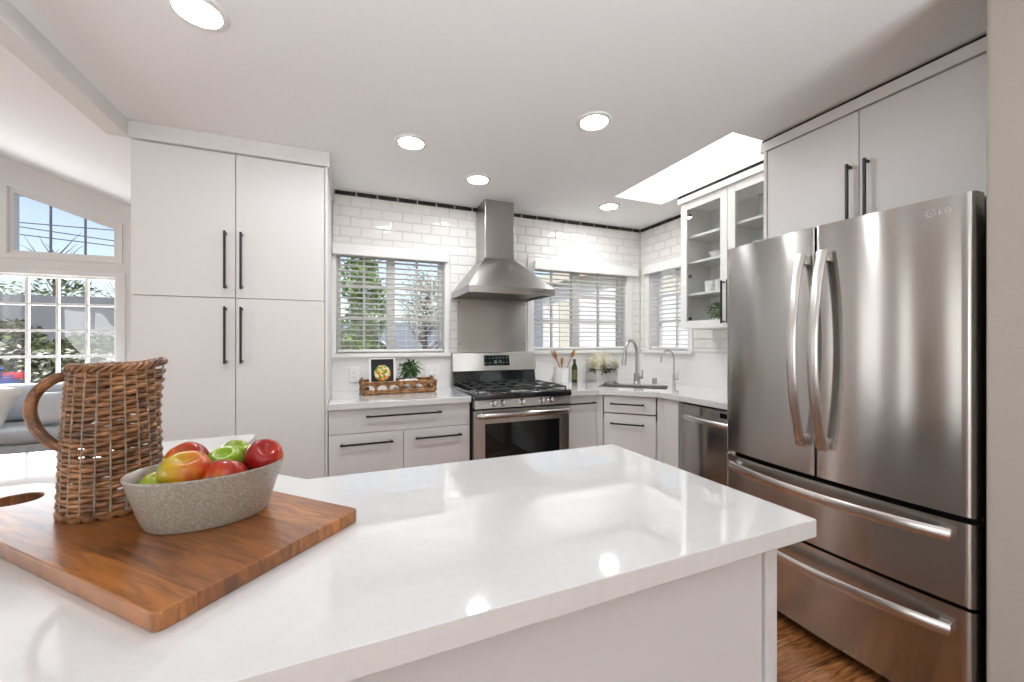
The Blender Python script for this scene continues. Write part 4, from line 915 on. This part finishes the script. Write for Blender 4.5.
for x in (-.62, .62): obj('back_cushion', bx(NB(), x-.60, x+.60, .0, .24, .50, .86, .07, 4, M=Matrix.Translation((0, .02, 0))), M_sofa, t, smooth=.8)
obj('backrest', bx(NB(), -1.25, 1.25, .27, .46, .36, .84, .05, 4), M_sofa, t, smooth=.8)
for x in (-1.36, 1.36): obj('armrest', bx(NB(), x-.11, x+.11, -.50, .46, .12, .66, .05, 4), M_sofa, t, smooth=.8)
for x in (-1.3, 1.3):
    for y in (-.42, .4): obj('leg', bx(NB(), x-.03, x+.03, y-.03, y+.03, 0, .122), M_black, t)
for lab, m, loc, w_, rot in (('cream throw pillow at the left of the grey sofa', M_pillow, (-3.15, 5.20, .69), .44, (1.25, .25, .1)), ('pale grey throw pillow at the right end of the grey sofa', M_pillow2, (-2.60, 5.18, .655), .34, (1.2, -.1, -.15))):
    o = obj('throw_pillow', cushion(NB(), w_, w_, .17, Matrix()), m, smooth=1.2); o.location = loc; o.rotation_euler = rot; tag(o, lab, 'pillow')
# ------------------------------------------------------------------ outside
G0 = -.15
struct('ground', bx(NB(), -60, 60, 3.6, 80, G0-.2, G0), M_ground)
struct('eave', prism(NB(), [(-3.30-.17, 2.36), (-4.32, 2.135), (-4.32, 2.30), (-3.47, 2.52)], -3.2, 1.12, M=Matrix(((0, 0, -1, 0), (-1, 0, 0, 0), (0, 1, 0, 0), (0, 0, 0, 1)))), M_cream)
def car(label, loc, rz, m):
    t = thing('car', label, 'car', loc, rz)
    prof = [(-2.2, .28), (-2.24, .55), (-2.15, .88), (-1.75, .98), (-1.15, 1.0), (-.55, 1.02), (.9, .98), (1.75, .88), (2.12, .72), (2.2, .45), (2.15, .25)]
    bm = NB(); prism(bm, prof, -.86, .86, .08, 3, M=XZ); obj('body', bm, m, t, smooth=.7)
    top = [(-1.95, .96), (-1.35, 1.42), (-.5, 1.50), (.15, 1.44), (.95, .97)]
    bm = NB(); a = [bm.verts.new((x, -.80 if z < 1 else -.62, z)) for x, z in top]; b = [bm.verts.new((x, .80 if z < 1 else .62, z)) for x, z in top]
    for i in range(4): bm.faces.new((a[i], a[i+1], b[i+1], b[i]))
    bm.faces.new(a); bm.faces.new(b[::-1]); obj('windows', bm, M_ovenglass, t)
    bm = NB(); prism(bm, [(-1.36, 1.425), (-.5, 1.505), (.16, 1.445), (.14, 1.475), (-.5, 1.535), (-1.38, 1.455)], -.63, .63, .01, 2, M=XZ)
    for s in (-1, 1):
        for (x0, z0), (x1, z1) in (((-1.95, .96), (-1.36, 1.43)), ((.15, 1.45), (.95, .97)), ((-.45, .98), (-.45, 1.5))): tube(bm, [(x0, s*.80, z0), (x1, s*.63, z1)], .035, 6)
    obj('roof', bm, m, t)
    for x in (-1.4, 1.35):
        for s in (-1, 1):
            K = Matrix.Translation((x, s*.80, .31)) @ Matrix.Rotation(PI/2, 4, 'X'); o = obj('wheel', lathe(NB(), [(.2, -.09), (.30, -.1), (.31, 0), (.30, .1), (.2, .09)], 20, K), M_tire, t, smooth=.6); obj('hubcap', lathe(NB(), [(.19, -.105), (.19, .105)], 16, K), M_nickel, o)
    for s in (-1, 1): obj('tail_light', bx(NB(), -2.27, -1.98, s*.76-.09, s*.76+.09, .80, .92, .03), M_red, t); obj('headlight', bx(NB(), 1.95, 2.16, s*.6-.18, s*.6+.18, .62, .76, .03), M_plate, t)
    return t
M_blue = mat('blue_car_paint', (.02, .09, .42), .2, coat=.8); M_whitecar = mat('white_car_paint', (.78, .79, .82), .2, coat=.8)
car('blue car parked in front of the hedge outside the living room', (-7.35, 8.6, G0), PI, M_blue)
car('white car seen through the left kitchen window behind the tree', (-.40, 14.2, G0), PI, M_whitecar)
car('white car seen at the right of the left kitchen window', (4.25, 14.0, G0), 0, M_whitecar)
def hedge(label, x0, x1, y, h, n, flowers):
    t = thing('hedge', label, 'hedge', ((x0+x1)/2, y, G0)); r = random.Random(11); bm = NB(); f = NB(); L = (x1-x0)/2
    for _ in range(n):
        x = r.uniform(-L, L); top = h*(.86+.10*math.sin(x*1.9)+.07*math.sin(x*5.3+1)); side = r.random()
        if side < .35: p = Vector((x, r.uniform(-.5, .5), top+r.uniform(-.12, .12)))
        else: p = Vector((x, -.55+r.uniform(-.12, .25), r.uniform(.0, top)))
        leaf(bm, p, rnd3(r)+Vector((0, -.5, .3)), Vector((0, 0, 1)), .17, .11)
        if r.random() < flowers and abs(p.z-h*.55-.15*math.sin(x*1.3)) < .30:
            for _k in range(3): leaf(f, p+Vector((0, -.1, 0))+rnd3(r)*.05, rnd3(r)+Vector((0, -.6, .4)), Vector((0, 0, 1)), .10, .09)
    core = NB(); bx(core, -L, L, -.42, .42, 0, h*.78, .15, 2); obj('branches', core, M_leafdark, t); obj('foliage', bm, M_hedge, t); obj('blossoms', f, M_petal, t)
hedge('flowering green hedge outside the living room window', -12, -3.2, 11.2, 1.72, 9000, .30)
o = struct('boundary_wall', bx(NB(), -22, -5.2, 17, 17.4, G0, 2.72), M_grey); o = struct('garden_fence', bx(NB(), -4.5, 6.2, 17.6, 17.75, G0, 2.1), M_bluegrey)
def tree(label, loc, h, rx, rz_, n, L, m, seed, trunk=.07, bare=0, cz=None, shell=.35, column=False):
    t = thing('tree', label, 'tree', loc); r = random.Random(seed); bm = NB(); cz = cz or h-rz_
    tube(bm, [(0, 0, 0), (.04, .02, cz*.5), (0, 0, cz)], [trunk, trunk*.8, trunk*.5], 8)
    for k in range(10+bare):
        a = r.uniform(0, 2*PI); z0 = cz*r.uniform(.45, 1.0); p = Vector((0, 0, z0)); u = Vector((math.cos(a), math.sin(a), r.uniform(.5, 1.5))).normalized(); pts = [p]
        for s in range(4): u = (u+rnd3(r)*.35).normalized(); pts.append(pts[-1]+u*min(rx, rz_)*.32)
        tube(bm, pts, [trunk*.35, trunk*.25, trunk*.18, trunk*.11, trunk*.05], 5)
    obj('trunk', bm, M_bark, t)
    if n:
        bm = NB()
        for _ in range(n):
            u = rnd3(r).normalized(); k = shell+(1-shell)*r.random(); k *= 1+.16*math.sin(u.x*5+u.z*7+seed)
            p = Vector((u.x*rx*k, u.y*rx*k, cz+u.z*rz_*k))
            if column:
                zz = r.uniform(-1, 1); a = r.uniform(0, 2*PI); q_ = rx*(r.random()**.5)*(1+.28*math.sin(zz*6+a)+.15*math.sin(zz*13))*(1-.35*max(0, zz)**4); p = Vector((q_*math.cos(a), q_*math.sin(a), cz+zz*rz_))
            leaf(bm, p, u+rnd3(r)*.9, Vector((0, 0, 1)), L*r.uniform(.7, 1.3), L*.6)
        obj('foliage', bm, m, t)
tree('tall narrow green tree filling the left pane of the left kitchen window', (.27, 9.0, G0), 3.2, .46, 1.5, 3600, .13, M_tree, 2, .05, 0, 1.7, column=True)
tree('pale blossoming tree at the right of the left kitchen window', (2.15, 12.6, G0), 3.7, .85, 1.05, 1700, .12, ramp_noise(mat('blossom', (.6, .58, .5), .7), [(.3, (.25, .28, .14)), (.6, (.72, .70, .62))], 9), 4, .10, 10)
for i, (x, y, h) in enumerate(((-16.5, 21, 4.0), (-13.2, 21, 4.1), (-10.2, 20.5, 3.9), (-7.8, 22, 3.6))):
    tree(('sparse leafy tree above the dark grey wall, far left', 'sparse leafy tree above the dark grey wall, second from the left', 'sparse leafy tree above the dark grey wall, right of the window middle', 'sparse leafy tree above the right end of the dark grey wall')[i], (x, y, G0), h, 1.4, .8, 420, .24, M_hedge, 20+i, .09, 6)
tree('bare forked tree seen through the upper gable window, left pane', (-15.2, 30, G0), 9.0, 1.6, 2.6, 0, .2, M_hedge, 31, .13, 12, 6.2)
tree('bare tree seen through the upper gable window, middle pane', (-12.4, 31, G0), 8.3, 1.5, 2.2, 0, .2, M_hedge, 34, .12, 12, 6.0)
for i, (za, zb, lab) in enumerate(((6.55, 6.45, 'topmost overhead wire across the upper gable window'), (5.58, 5.57, 'second overhead wire down across the upper gable window'), (5.44, 5.17, 'third overhead wire down across the upper gable window'), (5.16, 4.97, 'lowest overhead wire across the upper gable window'))):
    s = (zb-za)/2.7; o = obj('overhead_wire', tube(NB(), [(x, 20, za+s*(x+11.2)) for x in (-30, -22, -15, -11.2, -8.5, -2)], .018, 5), M_wire); tag(o, lab, 'wire', 'overhead wires')
def pole(x, label):
    t = thing('utility_pole', label, 'pole', (x, 20, G0)); obj('post', tube(NB(), [(0, 0, 0), (0, 0, 7.6)], [.14, .10], 10), M_bark, t); obj('crossarm', bx(NB(), -.06, .06, -.5, .5, 6.4, 6.55), M_bark, t)
pole(-2.0, 'wooden utility pole beyond the garden, out of view'); 
# neighbouring house seen through the right kitchen windows
t = thing('neighbour_house', 'pale sided house next door beyond the right kitchen windows', 'house', (6.5, 9.6, G0))
obj('wall', bx(NB(), -2.75, 4.0, -2.2, 3.0, 0, 2.62), M_siding, t); obj('corner_board', bx(NB(), -2.80, -2.66, -2.23, -2.0, 0, 2.62, .005), M_trimw, t)
obj('side_door_trim', bx(NB(), -2.40, -2.18, -2.225, -2.2, 0, 2.3, .004), M_cream, t)
gp = NB(); prism(gp, [(-3.05, 2.52), (.6, 3.55), (4.3, 2.52), (4.3, 2.68), (.6, 3.75), (-3.05, 2.68)], 2.5, -3.2, M=Matrix(((1, 0, 0, 0), (0, 0, -1, 0), (0, 1, 0, 0), (0, 0, 0, 1)))); obj('roof', gp, M_shingle, t)
gb = NB(); prism(gb, [(-2.75, 2.6), (4.0, 2.6), (.6, 3.56)], 2.195, -2.9, M=Matrix(((1, 0, 0, 0), (0, 0, -1, 0), (0, 1, 0, 0), (0, 0, 0, 1)))); obj('gable', gb, M_cream, t)
obj('fascia', prism(NB(), [(-3.07, 2.50), (.6, 3.53), (4.32, 2.50), (4.32, 2.70), (.6, 3.76), (-3.07, 2.70)], 2.53, 2.50, M=Matrix(((1, 0, 0, 0), (0, 0, -1, 0), (0, 1, 0, 0), (0, 0, 0, 1)))), M_cream, t)
t = thing('garden_shed', 'pale blue sided building further back left of the neighbouring house', 'building', (7.6, 15.6, G0))
obj('wall', bx(NB(), -1.1, 3, -1, 1.5, 0, 2.5), M_sidingb, t); obj('roof', prism(NB(), [(-1.3, 2.42), (1.0, 3.05), (3.2, 2.42), (3.2, 2.55), (1.0, 3.2), (-1.3, 2.55)], 1.2, -1.7, M=XZ), M_shingle, t)
